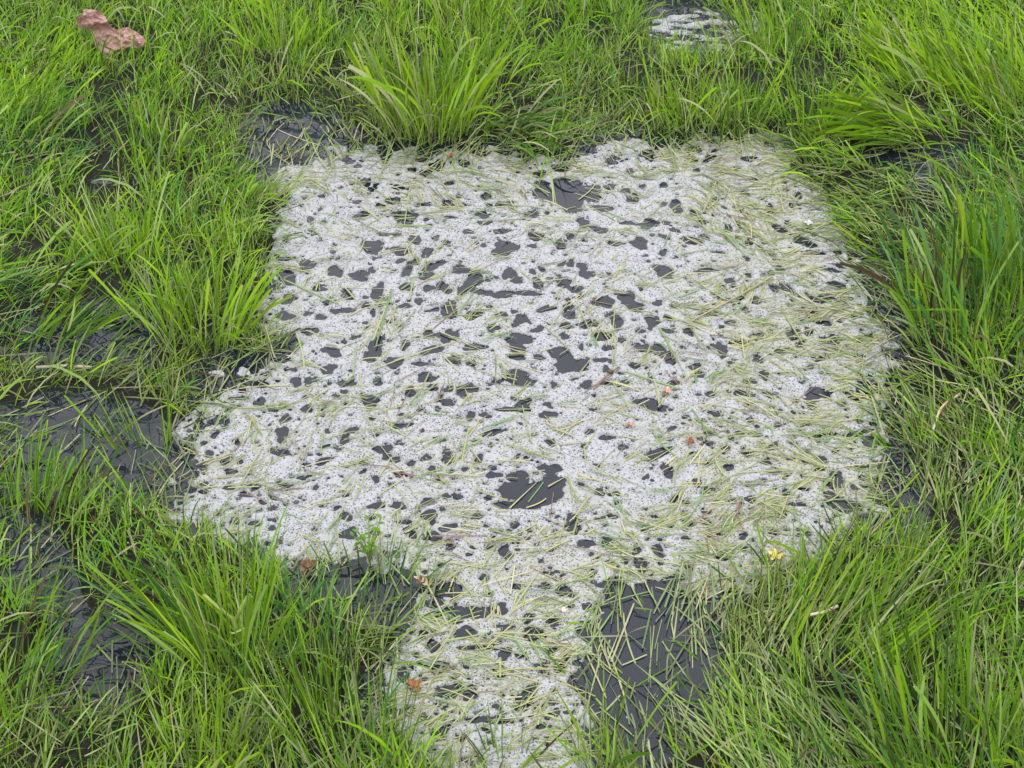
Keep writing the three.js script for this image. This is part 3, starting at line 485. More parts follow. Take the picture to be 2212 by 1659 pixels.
// ---------------------------------------------------------------- tufts
// base x, y (photo pixels), spread of base (m), blades, length (m), lean right, lean up, tilt, fan, width (m), mix, label
const drops = [];
function tuft(u, v, rad, n, len, lx, ly, tilt, fan, wid, mix, label, category = 'grass tuft', name = 'grass_tuft', droop = 0.3) {
  n = Math.round(n * 1.25); len *= 0.76; wid *= 0.42; fan *= 0.85;
  const p = at(u, v), base = Math.max(groundY(p[0], p[2]), -0.025) - 0.004;
  const t = group(name, [p[0], base, p[2]], label, category, 'grass tufts round the puddle');
  for (let k = 0; k < n; k++) {
    const a = rand(0, 6.283), r = rad * Math.sqrt(R()), ox = r * Math.cos(a), oz = r * Math.sin(a) * 0.75;
    const out = r / rad * fan * rand(0.5, 1.3), vx = lx * Math.sin(tilt) + Math.cos(a) * out + 0.15 * gauss(), vy = ly * Math.sin(tilt) - Math.sin(a) * out + 0.15 * gauss();
    const az = Math.atan2(vy, vx), ti = clamp(Math.hypot(vx, vy), 0.02, 1.45);
    const key = pick(mix), m = pick(BLADE_MATS[key]);
    const gi = pick(R() < droop ? DROOPY : UPRIGHT), l = len * (0.55 + 0.5 * R()) * (R() < 0.12 ? 1.2 : 1), w = wid * rand(0.6, 1.25) * (key === 'brown' ? 0.6 : 1);
    bladePose(ox, 0, oz, az, ti, l, w);
    const b = mesh(key === 'straw' || key === 'brown' ? 'dead_blade' : 'blade', BLADES[gi], m, t); b.position.copy(_p); b.quaternion.copy(_q); b.scale.copy(_s);
    if (R() < 0.35 && gi !== 8) {
      const q = BLADES[gi].attributes.position, rows = 1 + Math.floor(R() * 6), vtx = new THREE.Vector3().fromBufferAttribute(q, (2 + rows) * 3 + 1);
      vtx.multiply(_s).applyQuaternion(_q).add(_p); drops.push([vtx.x + p[0], vtx.y + base, vtx.z + p[2]]);
    }
  }
  return t;
}
R = rng(99);
const B = ['bright', 'bright', 'mid', 'bright', 'pale', 'bright', 'straw'], M = ['mid', 'bright', 'mid', 'pale', 'dark', 'bright', 'straw'], K = ['blue', 'mid', 'blue', 'mid', 'pale', 'bright', 'brown'], O = ['olive', 'mid', 'straw', 'bright', 'brown'];
tuft(925, 290, 0.085, 190, 0.25, -0.15, 1, 0.16, 0.38, 0.0046, B, 'tall dense bright tuft standing upright at the far edge of the foam');
tuft(1040, 200, 0.07, 70, 0.19, 0.1, 1, 0.25, 0.5, 0.0042, M, 'messy green tuft beside the tall dense one, some blades bent over');
tuft(1120, 300, 0.06, 60, 0.17, 0.6, -0.5, 0.9, 0.3, 0.0042, ['blue', 'olive', 'mid', 'straw'], 'drooping tuft whose long blades hang down onto the far foam edge', 'grass tuft', 'grass_tuft', 0.7);
tuft(1185, 345, 0.012, 9, 0.17, 0.05, -0.2, 0.35, 0.35, 0.0058, K, 'sprig of broad green blades bent down into the dark gap near the far edge', 'grass sprig', 'grass_sprig', 0.6);
tuft(255, 575, 0.06, 80, 0.165, -0.55, 0.8, 0.5, 0.4, 0.0046, B, 'bright yellow-green tuft with mown tips fanning to one side');
tuft(440, 735, 0.075, 110, 0.185, 0.12, 1, 0.18, 0.4, 0.0048, B, 'upright bright tuft above the dark wet corner beside the foam');
tuft(360, 700, 0.05, 50, 0.16, -0.2, 0.9, 0.35, 0.5, 0.0042, M, 'loose green tuft standing next to the upright bright one');
tuft(500, 1450, 0.055, 85, 0.25, -0.3, 1, 0.35, 0.5, 0.0052, B, 'biggest yellow-green tuft with wide blades fanning over the foam corner');
tuft(450, 1410, 0.06, 55, 0.24, -0.85, 0.45, 0.95, 0.3, 0.005, K, 'long blue-green blades sweeping sideways out of the biggest tuft');
tuft(650, 1530, 0.08, 75, 0.15, -0.35, 0.9, 0.55, 0.45, 0.0042, M, 'leaning green tuft beside the biggest tuft, with droplets');
tuft(2100, 745, 0.10, 150, 0.25, -0.08, 1, 0.2, 0.35, 0.0048, K, 'tall blue-green tuft standing over the mat of cut grass');
tuft(2190, 640, 0.08, 90, 0.25, -0.1, 1, 0.25, 0.35, 0.0048, ['mid', 'blue', 'bright'], 'tall green tuft joining the blue-green one behind the mat');
tuft(1985, 660, 0.05, 45, 0.13, -0.3, 0.5, 0.6, 0.5, 0.004, O, 'ragged half-dead tuft at the dark notch in the foam edge');
tuft(2080, 1660, 0.12, 130, 0.22, -0.1, 1, 0.3, 0.4, 0.0048, M, 'broad dark green tuft beyond the flattened pale grass');
tuft(1930, 1660, 0.08, 60, 0.19, -0.65, 0.7, 0.8, 0.3, 0.0046, ['pale', 'blue', 'pale', 'mid', 'olive'], 'tuft of long blades all leaning the same way over the pale mat');
tuft(1810, 1400, 0.09, 75, 0.175, 0.75, 0.65, 0.8, 0.3, 0.0046, B, 'bright tuft swept sideways along the near edge of the foam');
tuft(1920, 1310, 0.07, 60, 0.16, 0.5, 0.8, 0.65, 0.35, 0.0044, M, 'green tuft leaning beside the open dark gaps at the foam edge');
tuft(1730, 1310, 0.04, 22, 0.17, 0.3, 0.95, 0.4, 0.4, 0.004, M, 'thin upright blades poking through the frayed foam edge');
tuft(1480, 275, 0.07, 90, 0.145, 0, 1, 0.15, 0.35, 0.0042, B, 'short bright upright tuft on the far bank');
tuft(1600, 275, 0.06, 60, 0.15, 0.05, 1, 0.25, 0.5, 0.004, M, 'thin green tuft with brown stems on the far bank');
tuft(1750, 300, 0.055, 70, 0.17, 0, 1, 0.2, 0.4, 0.0044, ['bright', 'mid', 'mid', 'dark'], 'narrow upright tuft with dark base at the foam corner');
tuft(1570, 310, 0.012, 8, 0.19, 0.0, -0.1, 0.2, 0.3, 0.005, K, 'sprig of long blades standing in the foam by the far bank', 'grass sprig', 'grass_sprig', 0.7);
tuft(610, 130, 0.08, 80, 0.17, 0, 1, 0.18, 0.35, 0.0044, B, 'upright bright tuft beyond the dark muddy hollow');
tuft(1010, 70, 0.07, 70, 0.18, 0, 1, 0.2, 0.4, 0.0044, B, 'bright tuft rising behind the tall dense tuft');
tuft(1660, 110, 0.07, 80, 0.19, -0.45, 0.9, 0.45, 0.35, 0.0044, M, 'green tuft leaning towards the small far patch of foam');
tuft(2020, 200, 0.09, 110, 0.22, -0.75, 0.65, 0.75, 0.25, 0.0046, B, 'large bright tuft with every blade swept to one side');
tuft(2170, 250, 0.08, 80, 0.22, -0.6, 0.75, 0.6, 0.3, 0.0046, B, 'swept bright tuft next to the large swept one');
tuft(1940, 300, 0.07, 80, 0.24, -0.92, -0.4, 1.25, 0.15, 0.0044, ['bright', 'bright', 'olive', 'mid'], 'flattened bright tuft streaming down to the foam corner', 'grass tuft', 'grass_tuft', 0.15);
tuft(130, 720, 0.07, 60, 0.19, 0.75, 0.35, 1.1, 0.35, 0.0046, K, 'low fan of broad blades beside the brown pool');
tuft(60, 300, 0.07, 60, 0.16, 0.6, 0.5, 0.8, 0.4, 0.0044, K, 'low leaning tuft of pale green blades near the dead leaf');
tuft(330, 330, 0.07, 70, 0.16, 0.05, 1, 0.25, 0.45, 0.0046, M, 'upright green tuft in the open lawn below the dead leaf');
tuft(100, 1110, 0.07, 60, 0.17, 0.35, 0.8, 0.55, 0.4, 0.0044, K, 'blue-green tuft standing in the flooded hollow');
tuft(310, 970, 0.05, 28, 0.17, -0.5, 0.75, 0.6, 0.4, 0.0046, M, 'sparse sprouting blades between the flooded hollow and the foam', 'grass tuft');
tuft(810, 1260, 0.05, 45, 0.12, -0.1, 0.9, 0.4, 0.6, 0.004, ['mid', 'blue', 'dark'], 'small green tuft on the dark clump jutting into the foam');
tuft(1085, 1655, 0.022, 16, 0.155, -0.15, 1, 0.35, 0.5, 0.004, K, 'sprig of thin blades rising through the foam tongue', 'grass sprig', 'grass_sprig');
tuft(1300, 1650, 0.03, 26, 0.165, 0.05, 1, 0.25, 0.4, 0.0044, M, 'upright sprig between the foam tongue and the grey pool', 'grass sprig', 'grass_sprig');
tuft(440, 1670, 0.07, 70, 0.14, 0.1, 1, 0.35, 0.5, 0.0044, B, 'short bright tuft beside the small rippled pool');
tuft(40, 1500, 0.06, 50, 0.18, 0.4, 0.85, 0.55, 0.4, 0.0048, K, 'leaning tuft on the far side of the small rippled pool');
tuft(745, 1640, 0.08, 80, 0.16, -0.35, 0.85, 0.6, 0.45, 0.0042, M, 'green tuft leaning at the start of the foam tongue');

// ---------------------------------------------------------------- cut blades floating on the foam and the mats
function clipGeometry(kind) {                                 // unit length along x, unit width along z, slightly arched and folded
  const N = 6, pos = [], uv = [], idx = [];
  for (let k = 0; k <= N; k++) {
    const t = k / N, s = t - 0.5;
    const z = kind === 1 ? 4 * (0.25 - s * s) - 0.5 : kind === 2 ? -6 * (0.25 - s * s) + 0.8 : kind === 3 ? (t > 0.6 ? (t - 0.6) * 8 : 0) : 0;
    const y = kind === 4 ? 0.05 * (0.25 - s * s) * 4 : 0.006 * Math.sin(t * 7);
    const w = 0.5 * (kind === 5 ? Math.pow(1 - t, 0.6) + 0.06 : 0.85 + 0.15 * Math.sin(t * 3.1));
    pos.push(s, y, z - w, s, y + 0.008, z, s, y, z + w); uv.push(t, 0, t, 0.5, t, 1);
    if (k) { const b = k * 3, q = b - 3; idx.push(q, q + 1, b + 1, q, b + 1, b, q + 1, q + 2, b + 2, q + 1, b + 2, b + 1); }
  }
  const g = new THREE.BufferGeometry();
  g.setAttribute('position', new THREE.Float32BufferAttribute(pos, 3));
  g.setAttribute('uv', new THREE.Float32BufferAttribute(uv, 2));
  g.setIndex(idx); g.computeVertexNormals(); return g;
}
const CLIPS = [0, 1, 2, 3, 4, 5].map(clipGeometry), SHAPE = ['straight', 'bowed', 'curved', 'kinked', 'arched', 'tapering'];
const cutMat = (c) => new THREE.MeshPhysicalMaterial({ color: c ? lin(c) : 0xffffff, roughness: 0.55, side: THREE.DoubleSide });
const CUT = {
  straw: { word: 'straw-coloured', c: [[0.318, 0.301, 0.120], [0.267, 0.267, 0.095], [0.353, 0.327, 0.163]] },
  pale: { word: 'pale green', c: [[0.224, 0.258, 0.077], [0.181, 0.232, 0.065], [0.267, 0.292, 0.112]] },
  green: { word: 'fresh green', c: [[0.129, 0.215, 0.043], [0.103, 0.189, 0.043], [0.172, 0.249, 0.069]] },
  dull: { word: 'dull olive', c: [[0.129, 0.142, 0.065], [0.099, 0.112, 0.052]] },
  red: { word: 'reddish brown', c: [[0.146, 0.069, 0.043], [0.172, 0.103, 0.077]] },
};
for (const k in CUT) CUT[k].m = CUT[k].c.map(cutMat);
const MARKS = [
  [1150, 1060, 'beside the wide blue-grey gap in the foam'], [1235, 410, 'beside the open gap under the bent-down sprig'], [1225, 780, 'near the hooked dark gap in mid foam'], [1080, 620, 'near the ring of dark gaps in mid foam'],
  [1830, 1080, 'near the two joined square gaps'], [960, 340, 'along the foam edge under the tall dense tuft'], [1600, 340, 'along the foam edge under the far bank'], [620, 450, 'on the ragged foam edge beside the open lawn'],
  [640, 760, 'beside the dark wet corner of the foam'], [480, 960, 'on the yellowed foam lobe'], [600, 1130, 'on the foam by the biggest tuft'], [1700, 480, 'near the white scrap on the foam'], [1880, 800, 'at the foam edge below the tall blue-green tuft'],
  [1440, 860, 'near the pale petals on the foam'], [1500, 970, 'beside the red-brown husk on the foam'], [1250, 1220, 'where the foam narrows into its tongue'], [1080, 1430, 'on the foam tongue'], [1500, 1240, 'on the frayed edge above the grey pool'],
  [1400, 1500, 'on the grey pool beside the foam tongue'], [860, 1000, 'among coarse bubbles by the yellowed lobe'], [860, 680, 'on the foam among scattered dark gaps'], [1450, 620, 'on the foam below the far bank'], [2050, 900, 'on the mat below the tall tuft'],
  [1950, 480, 'on the mat behind the tall tuft'], [2050, 1150, 'on the matted grass beside the swept tuft'], [200, 950, 'on the water of the flooded hollow'], [210, 1450, 'on the small rippled pool'], [1650, 1150, 'near the yellow leaf scrap'], [1700, 700, 'on the foam beside the long straw stem'],
];
const byMark = (u, v) => MARKS.reduce((b, m) => { const d = (m[0] - u) ** 2 + (m[1] - v) ** 2; return d < b[0] ? [d, m[2]] : b; }, [1e18, ''])[1];
const THIN = (w) => w < 0.0016 ? 'thin' : w > 0.0025 ? 'broad' : 'narrow';
const LEN = (l) => l < 0.035 ? 'short' : l < 0.065 ? 'middling' : l < 0.11 ? 'long' : 'lengthy';
function clipping(u0, v0, u1, v1, wid, kindKey, shape) {
  const p = at(u0, v0), q = at(u1, v1), dx = q[0] - p[0], dz = q[2] - p[2], L = Math.hypot(dx, dz);
  const k = CUT[kindKey], m = mesh('grass_clipping', CLIPS[shape], pick(k.m));
  const y = Math.max(topAt((p[0] + q[0]) / 2, (p[2] + q[2]) / 2), topAt(p[0] * 0.75 + q[0] * 0.25, p[2] * 0.75 + q[2] * 0.25), topAt(p[0] * 0.25 + q[0] * 0.75, p[2] * 0.25 + q[2] * 0.75));
  m.position.set((p[0] + q[0]) / 2, y + rand(0.0006, 0.002), (p[2] + q[2]) / 2);
  m.rotation.set(0, Math.atan2(-dz, dx), rand(-0.02, 0.02) * 0.06 / Math.max(L, 0.03), 'YXZ');
  m.scale.set(L, Math.min(L, 0.06), wid);
  tag(m, `${LEN(L)} ${THIN(wid)} ${SHAPE[shape]} ${k.word} clipping ${byMark((u0 + u1) / 2, (v0 + v1) / 2)}`, 'clipping', 'cut grass floating on the puddle');
  return m;
}
R = rng(314);
// clippings copied from the photo: view column, row, then x0, y0, x1, y1, colour
const DRAWN = [
  [1, 1, 'green', [225, 600, 330, 230, 1830, 760, 2212, 880, 2060, 480, 2212, 760, 440, 1480, 660, 1390, 1210, 1600, 1310, 1470, 80, 790, 100, 600, 2010, 1150, 2160, 1310]],
  [1, 1, 'pale', [200, 755, 740, 570, 640, 500, 930, 630, 1320, 470, 1500, 640, 1080, 1235, 1290, 1310, 780, 1355, 830, 1110, 1090, 1640, 1300, 1440, 880, 1530, 1080, 1600, 1860, 1010, 1760, 850, 1775, 330, 1750, 600, 980, 330, 1050, 430, 120, 770, 140, 900, 240, 1570, 400, 1460, 840, 1640, 890, 1490, 1500, 1600, 1470, 1430, 700, 300, 740, 390, 660, 290, 690, 380, 320, 330, 370, 390, 440, 300, 470, 160, 1110, 860, 1135, 740, 1640, 220, 1530, 300, 20, 210, 110, 310, 880, 1170, 1040, 1110, 1900, 1290, 2000, 1330, 500, 920, 570, 770]],
  [1, 1, 'straw', [1360, 1240, 1620, 1215, 250, 80, 350, 95, 260, 110, 350, 120, 1160, 110, 1290, 200, 1340, 1500, 1460, 1430, 1400, 980, 1600, 1010, 1200, 1640, 1330, 1580]],
  [1, 1, 'dull', [820, 1430, 1200, 1290, 1270, 250, 1410, 150, 600, 260, 690, 90, 1000, 650, 1000, 850, 1290, 360, 1420, 320]],
  [1, 1, 'red', [1640, 870, 1810, 740, 360, 1050, 450, 880, 340, 840, 540, 740, 1610, 290, 1760, 320]],
  [1, 0, 'pale', [410, 1470, 450, 1190, 0, 1580, 330, 1370, 730, 880, 760, 1260, 830, 1140, 930, 970, 240, 1190, 370, 870, 90, 1260, 110, 1090, 1380, 1400, 1350, 1100, 1540, 1300, 1650, 1200, 1770, 1440, 1590, 1340, 1400, 1160, 1720, 1120, 360, 1480, 760, 1490, 880, 1490, 1090, 1340, 700, 1270, 860, 1410, 420, 1330, 460, 1180]],
  [1, 0, 'green', [1325, 900, 1390, 1330, 690, 980, 750, 1150, 350, 1475, 560, 1480, 720, 1080, 880, 900]],
  [2, 0, 'pale', [160, 1140, 720, 1135, 0, 1070, 360, 1160, 490, 1310, 760, 1180, 500, 1370, 600, 1600, 980, 1500, 1000, 1350, 420, 1390, 600, 1470, 600, 1180, 860, 1060, 560, 1210, 840, 1100, 20, 1440, 180, 1430, 210, 1480, 360, 1630, 640, 1300, 900, 1340, 700, 1330, 1000, 1330, 900, 1480, 1280, 1580, 880, 1400, 1130, 1450]],
  [2, 0, 'green', [860, 1170, 1330, 1560, 1230, 960, 1290, 1080]],
  [2, 1, 'straw', [60, 440, 570, 160, 240, 320, 410, 390, 560, 690, 660, 740, 720, 1390, 760, 1270]],
  [2, 1, 'pale', [600, 330, 990, 150, 640, 360, 770, 570, 0, 110, 290, 310, 860, 570, 990, 530, 1030, 860, 1200, 970, 260, 1180, 800, 1060, 830, 1180, 980, 1110, 880, 910, 1080, 1000, 1100, 580, 1230, 610, 190, 840, 400, 700, 300, 900, 330, 660, 570, 920, 620, 1010, 350, 1420, 700, 1390, 620, 750, 700, 800, 120, 740, 160, 640, 1260, 780, 1270, 920, 1190, 700, 1330, 790, 890, 600, 1110, 690, 330, 740, 420, 820, 690, 1000, 620, 920]],
  [2, 1, 'green', [820, 260, 1250, 440, 900, 730, 1240, 920, 1220, 1290, 1320, 880, 820, 1180, 960, 1130, 1060, 1230, 1220, 1140, 1310, 1270, 1200, 1330, 880, 1540, 1000, 1400, 1230, 270, 1340, 360, 1090, 1060, 1290, 1100]],
  [2, 1, 'red', [680, 990, 860, 850, 180, 1290, 280, 1330]],
  [0, 1, 'pale', [1960, 690, 2120, 760, 1520, 600, 1830, 640, 1880, 690, 2060, 740, 1340, 940, 1750, 770, 1500, 1000, 1720, 1000, 1260, 1150, 1500, 1120, 1740, 1650, 1720, 1450, 2080, 1300, 2100, 1150, 1560, 1500, 1700, 1260, 1760, 60, 1880, 240, 1920, 320, 1950, 400, 1850, 460, 1800, 590]],
  [0, 1, 'green', [1840, 170, 2200, 330, 1560, 590, 1900, 630, 1640, 1230, 1670, 1150]],
  [0, 1, 'red', [1660, 820, 1760, 790, 1480, 1310, 1600, 1210, 1560, 1555, 1700, 1590]],
  [1, 2, 'pale', [720, 410, 860, 560, 1090, 690, 1280, 400, 780, 550, 960, 560, 740, 950, 970, 980, 1000, 690, 1210, 750, 830, 620, 870, 730, 1280, 700, 1540, 560, 670, 850, 940, 810, 350, 1000, 260, 1340, 460, 940, 640, 950, 1030, 1090, 1030, 960, 1010, 230, 990, 400, 1490, 190, 1540, 20, 1400, 230, 1510, 300, 1880, 130, 1960, 240, 840, 430, 850, 330, 910, 140, 1000, 210, 1290, 1310, 1480, 1370, 500, 580, 640, 470, 930, 540, 930, 440, 450, 360, 490, 290, 1980, 930, 1820, 1000, 1640, 160, 1580, 60, 260, 1250, 700, 1270, 1200, 1240, 1400, 1320]],
  [1, 2, 'straw', [840, 870, 1000, 860, 860, 900, 970, 880, 1110, 170, 1260, 90, 1480, 400, 1700, 310, 1500, 380, 1680, 350, 1120, 250, 1320, 250]],
  [1, 2, 'green', [1090, 790, 1270, 1050, 450, 1180, 800, 1280, 1600, 640, 2000, 520, 670, 860, 940, 800]],
  [1, 2, 'red', [680, 260, 830, 340, 1300, 40, 1480, 130, 1400, 220, 1760, 310, 650, 640, 780, 540]],
  [2, 2, 'straw', [580, 320, 600, 200, 850, 720, 980, 670, 110, 60, 230, 120]],
  [2, 2, 'pale', [760, 1180, 960, 1300, 450, 740, 560, 640, 520, 1130, 780, 960, 150, 1180, 600, 1320, 300, 1250, 700, 1390, 460, 130, 700, 160, 900, 190, 1080, 90, 560, 120, 580, 10, 720, 100, 830, 120]],
];
const DW = { straw: 0.0022, pale: 0.0021, green: 0.0027, dull: 0.0017, red: 0.0013 };
let made = 0;
for (const [c, r, kind, list] of DRAWN) for (let i = 0; i < list.length; i += 4) {
  const a = tile(c, r, list[i], list[i + 1]), b = tile(c, r, list[i + 2], list[i + 3]);
  clipping(a[0], a[1], b[0], b[1], DW[kind] * rand(0.75, 1.3), kind, pick([0, 0, 1, 4, 5])); made++;
}
// how thickly the cuttings lie
function litter(u, v) {
  let d = 0.40 + 0.95 * smooth(1350, 1700, u) + 0.95 * smooth(1040, 1200, v) * smooth(650, 1050, u) + 0.35 * smooth(560, 380, v);
  d += 0.5 * Math.exp(-(((u - 600) / 180) ** 2 + ((v - 1010) / 110) ** 2)) + 0.5 * Math.exp(-(((u - 1640) / 160) ** 2 + ((v - 1100) / 110) ** 2));
  return d * (0.45 + 0.9 * smooth(0.35, 0.65, fbm(u / 60 + 4, v / 45)));
}
const flow = (u, v) => { const n = noise(u / 90 + 9, v / 70) * 2 - 1; return (u > 1500 ? -0.05 : 0.25) + n * 1.3 + gauss() * 0.75; };
for (let k = 0; made < 300 && k < 20000; k++) {
  const u = rand(380, 2180), v = rand(320, 1640), f = signed(FOAM, u, v), onMat = f < 0 && (u > 1880 || openWater(u, v) > 0);
  if (!(f > 4 || onMat) || R() * 1.6 > litter(u, v)) continue;
  const a = flow(u, v), l = rand(28, 75), r = R(), kind = r < 0.3 ? 'straw' : r < 0.72 ? 'pale' : r < 0.88 ? 'green' : r < 0.95 ? 'dull' : 'red';
  clipping(u - l / 2 * Math.cos(a), v + l / 2 * Math.sin(a) * 0.66, u + l / 2 * Math.cos(a), v - l / 2 * Math.sin(a) * 0.66, DW[kind] * rand(0.8, 1.3), kind, pick([0, 0, 0, 1, 2, 3, 4, 5, 5])); made++;
}
// the rest of the cuttings and the fine shreds between the bubbles
class Bits {
  constructor() { this.items = CLIPS.map(() => []); }
  add(shape, x, y, z, az, roll, len, wid, c, s) {
    _e.set(0, az, roll, 'YXZ'); _q.setFromEuler(_e);
    this.items[shape].push([new THREE.Matrix4().compose(_p.set(x, y, z), _q, _s.set(len, Math.min(len, 0.05), wid)), [c[0] * s, c[1] * s, c[2] * s]]);
  }
  build(name, label, category, m) {
    const g = group(name, [0, 0, 0], label, category); g.userData.kind = 'stuff';
    this.items.forEach((list, k) => {
      if (!list.length) return;
      const im = new THREE.InstancedMesh(CLIPS[k], m, list.length), c = new THREE.Color();
      list.forEach(([mm, col], i) => { im.setMatrixAt(i, mm); im.setColorAt(i, c.setRGB(...col)); });
      put(im, 'cuttings', g); im.userData.kind = 'stuff';
    });
  }
}
const cutInst = cutMat(null), cuttings = new Bits(), shreds = new Bits();
R = rng(2718);
for (let k = 0; k < 60000; k++) {
  const x = rand(-1.2, 1.2), z = rand(-3.0, -0.95), [u, v] = px(x, z), f = signed(FOAM, u, v);
  if (f < -2) continue;
  const d = litter(u, v), fx = foamAt(x, z);
  if (R() < d * 0.32 && (fx > 0 || R() < 0.3)) {
    const r = R(), key = r < 0.36 ? 'straw' : r < 0.8 ? 'pale' : r < 0.9 ? 'green' : r < 0.97 ? 'dull' : 'red', a = flow(u, v), n = R() < 0.3 ? 3 : 1;
    for (let q = 0; q < n; q++) {                            // some lie in small sheaves
      const l = rand(0.014, 0.055) * (R() < 0.15 ? 1.6 : 1);
      cuttings.add(pick([0, 0, 0, 0, 1, 2, 3, 4, 5, 5]), x + 0.004 * gauss() * (n - 1), topAt(x, z) + rand(0.0004, 0.0035), z + 0.004 * gauss() * (n - 1), a + 0.2 * gauss() * (n - 1), 0.04 * gauss(), l, rand(0.0009, 0.0021), pick(CUT[key].c), rand(0.7, 1.2));
    }
  }
  if (fx > 0.001 && R() < 0.55 * d) for (let q = 0; q < 2; q++) {
    const key = R() < 0.6 ? 'straw' : 'pale';
    shreds.add(pick([0, 1, 3, 5]), x + 0.01 * gauss(), topAt(x, z) + rand(0, 0.0012), z + 0.01 * gauss(), rand(0, 6.28), 0.05 * gauss(), rand(0.003, 0.013), rand(0.0004, 0.001), pick(CUT[key].c), rand(0.8, 1.05));
  }
}
// mats of long cut grass round the edge and on the pools
for (let k = 0; k < 30000; k++) {
  const x = rand(-1.3, 1.3), z = rand(-3.4, -0.95), [u, v] = px(x, z), f = signed(FOAM, u, v);
  if (f > 25) continue;
  const mat = smooth(1820, 1960, u) * smooth(330, 480, v) * (v > 1250 ? 0.8 : 1), ow = smooth(-10, 20, openWater(u, v)), low = smooth(1150, 1300, v) * smooth(1250, 1500, u), edge = smooth(-90, -5, f) * 0.75;
  const p = (Math.max(0.95 * mat, 0.75 * low, edge, 0.3 * ow) * (1 - 0.45 * ow) + 0.07) * (0.35 + 0.9 * smooth(0.35, 0.65, fbm(x * 14 + 3, z * 14)));
  if (R() > p * 0.85) continue;
  const L = lay(clamp(u, 0, 2212), clamp(v, 0, 1659)), along = Math.atan2(L.ly, L.lx) + gauss() * 0.7, r = R(), key = r < 0.2 ? 'straw' : r < 0.62 ? 'pale' : r < 0.84 ? 'green' : 'dull';
  cuttings.add(pick([0, 0, 0, 0, 1, 2, 3, 4, 5, 5]), x, Math.max(0.001, groundY(x, z)) + rand(0.0005, 0.012) * (1 - 0.8 * ow), z, along, 0.08 * gauss(), rand(0.03, 0.11), rand(0.0011, 0.0026), pick(CUT[key].c), rand(0.6, 1.1));
}
// sunken cuttings under the grey pools
for (let k = 0; k < 1500; k++) {
  const [u, v] = R() < 0.6 ? [rand(1230, 1580), rand(1290, 1659)] : [rand(0, 420), rand(650, 1560)];
  if (openWater(u, v) < 0) continue;
  const p = at(u, v, 0);
  cuttings.add(pick([0, 0, 0, 0, 1, 2, 3, 4, 5, 5]), p[0], -0.004 - rand(0, 0.012), p[2], rand(0, 6.28), 0.05 * gauss(), rand(0.015, 0.06), rand(0.001, 0.0026), pick(CUT.straw.c), 0.8);
}
cuttings.build('cut_grass', 'loose pale cuttings strewn thickly over foam, water and mats', 'cut grass', cutInst);
shreds.build('grass_shreds', 'fine yellow-green shreds stuck between the foam bubbles', 'cut grass', cutInst);

// ---------------------------------------------------------------- droplets on the tufts
{
  R = rng(8);
  const g = new THREE.SphereGeometry(1, 8, 6), m = new THREE.MeshPhysicalMaterial({ color: 0xffffff, roughness: 0.03, transmission: 1, thickness: 0.002, ior: 1.33 });
  const im = new THREE.InstancedMesh(g, m, drops.length), M4 = new THREE.Matrix4();
  drops.forEach(([x, y, z], i) => { const r = rand(0.0007, 0.0017); im.setMatrixAt(i, M4.compose(_p.set(x, y + r * 0.7, z), _q.identity(), _s.set(r, r * 0.85, r))); });
  put(im, 'water_droplets'); tag(im, 'clear rain droplets beaded on the grass blades', 'droplets', null, 'stuff');
}

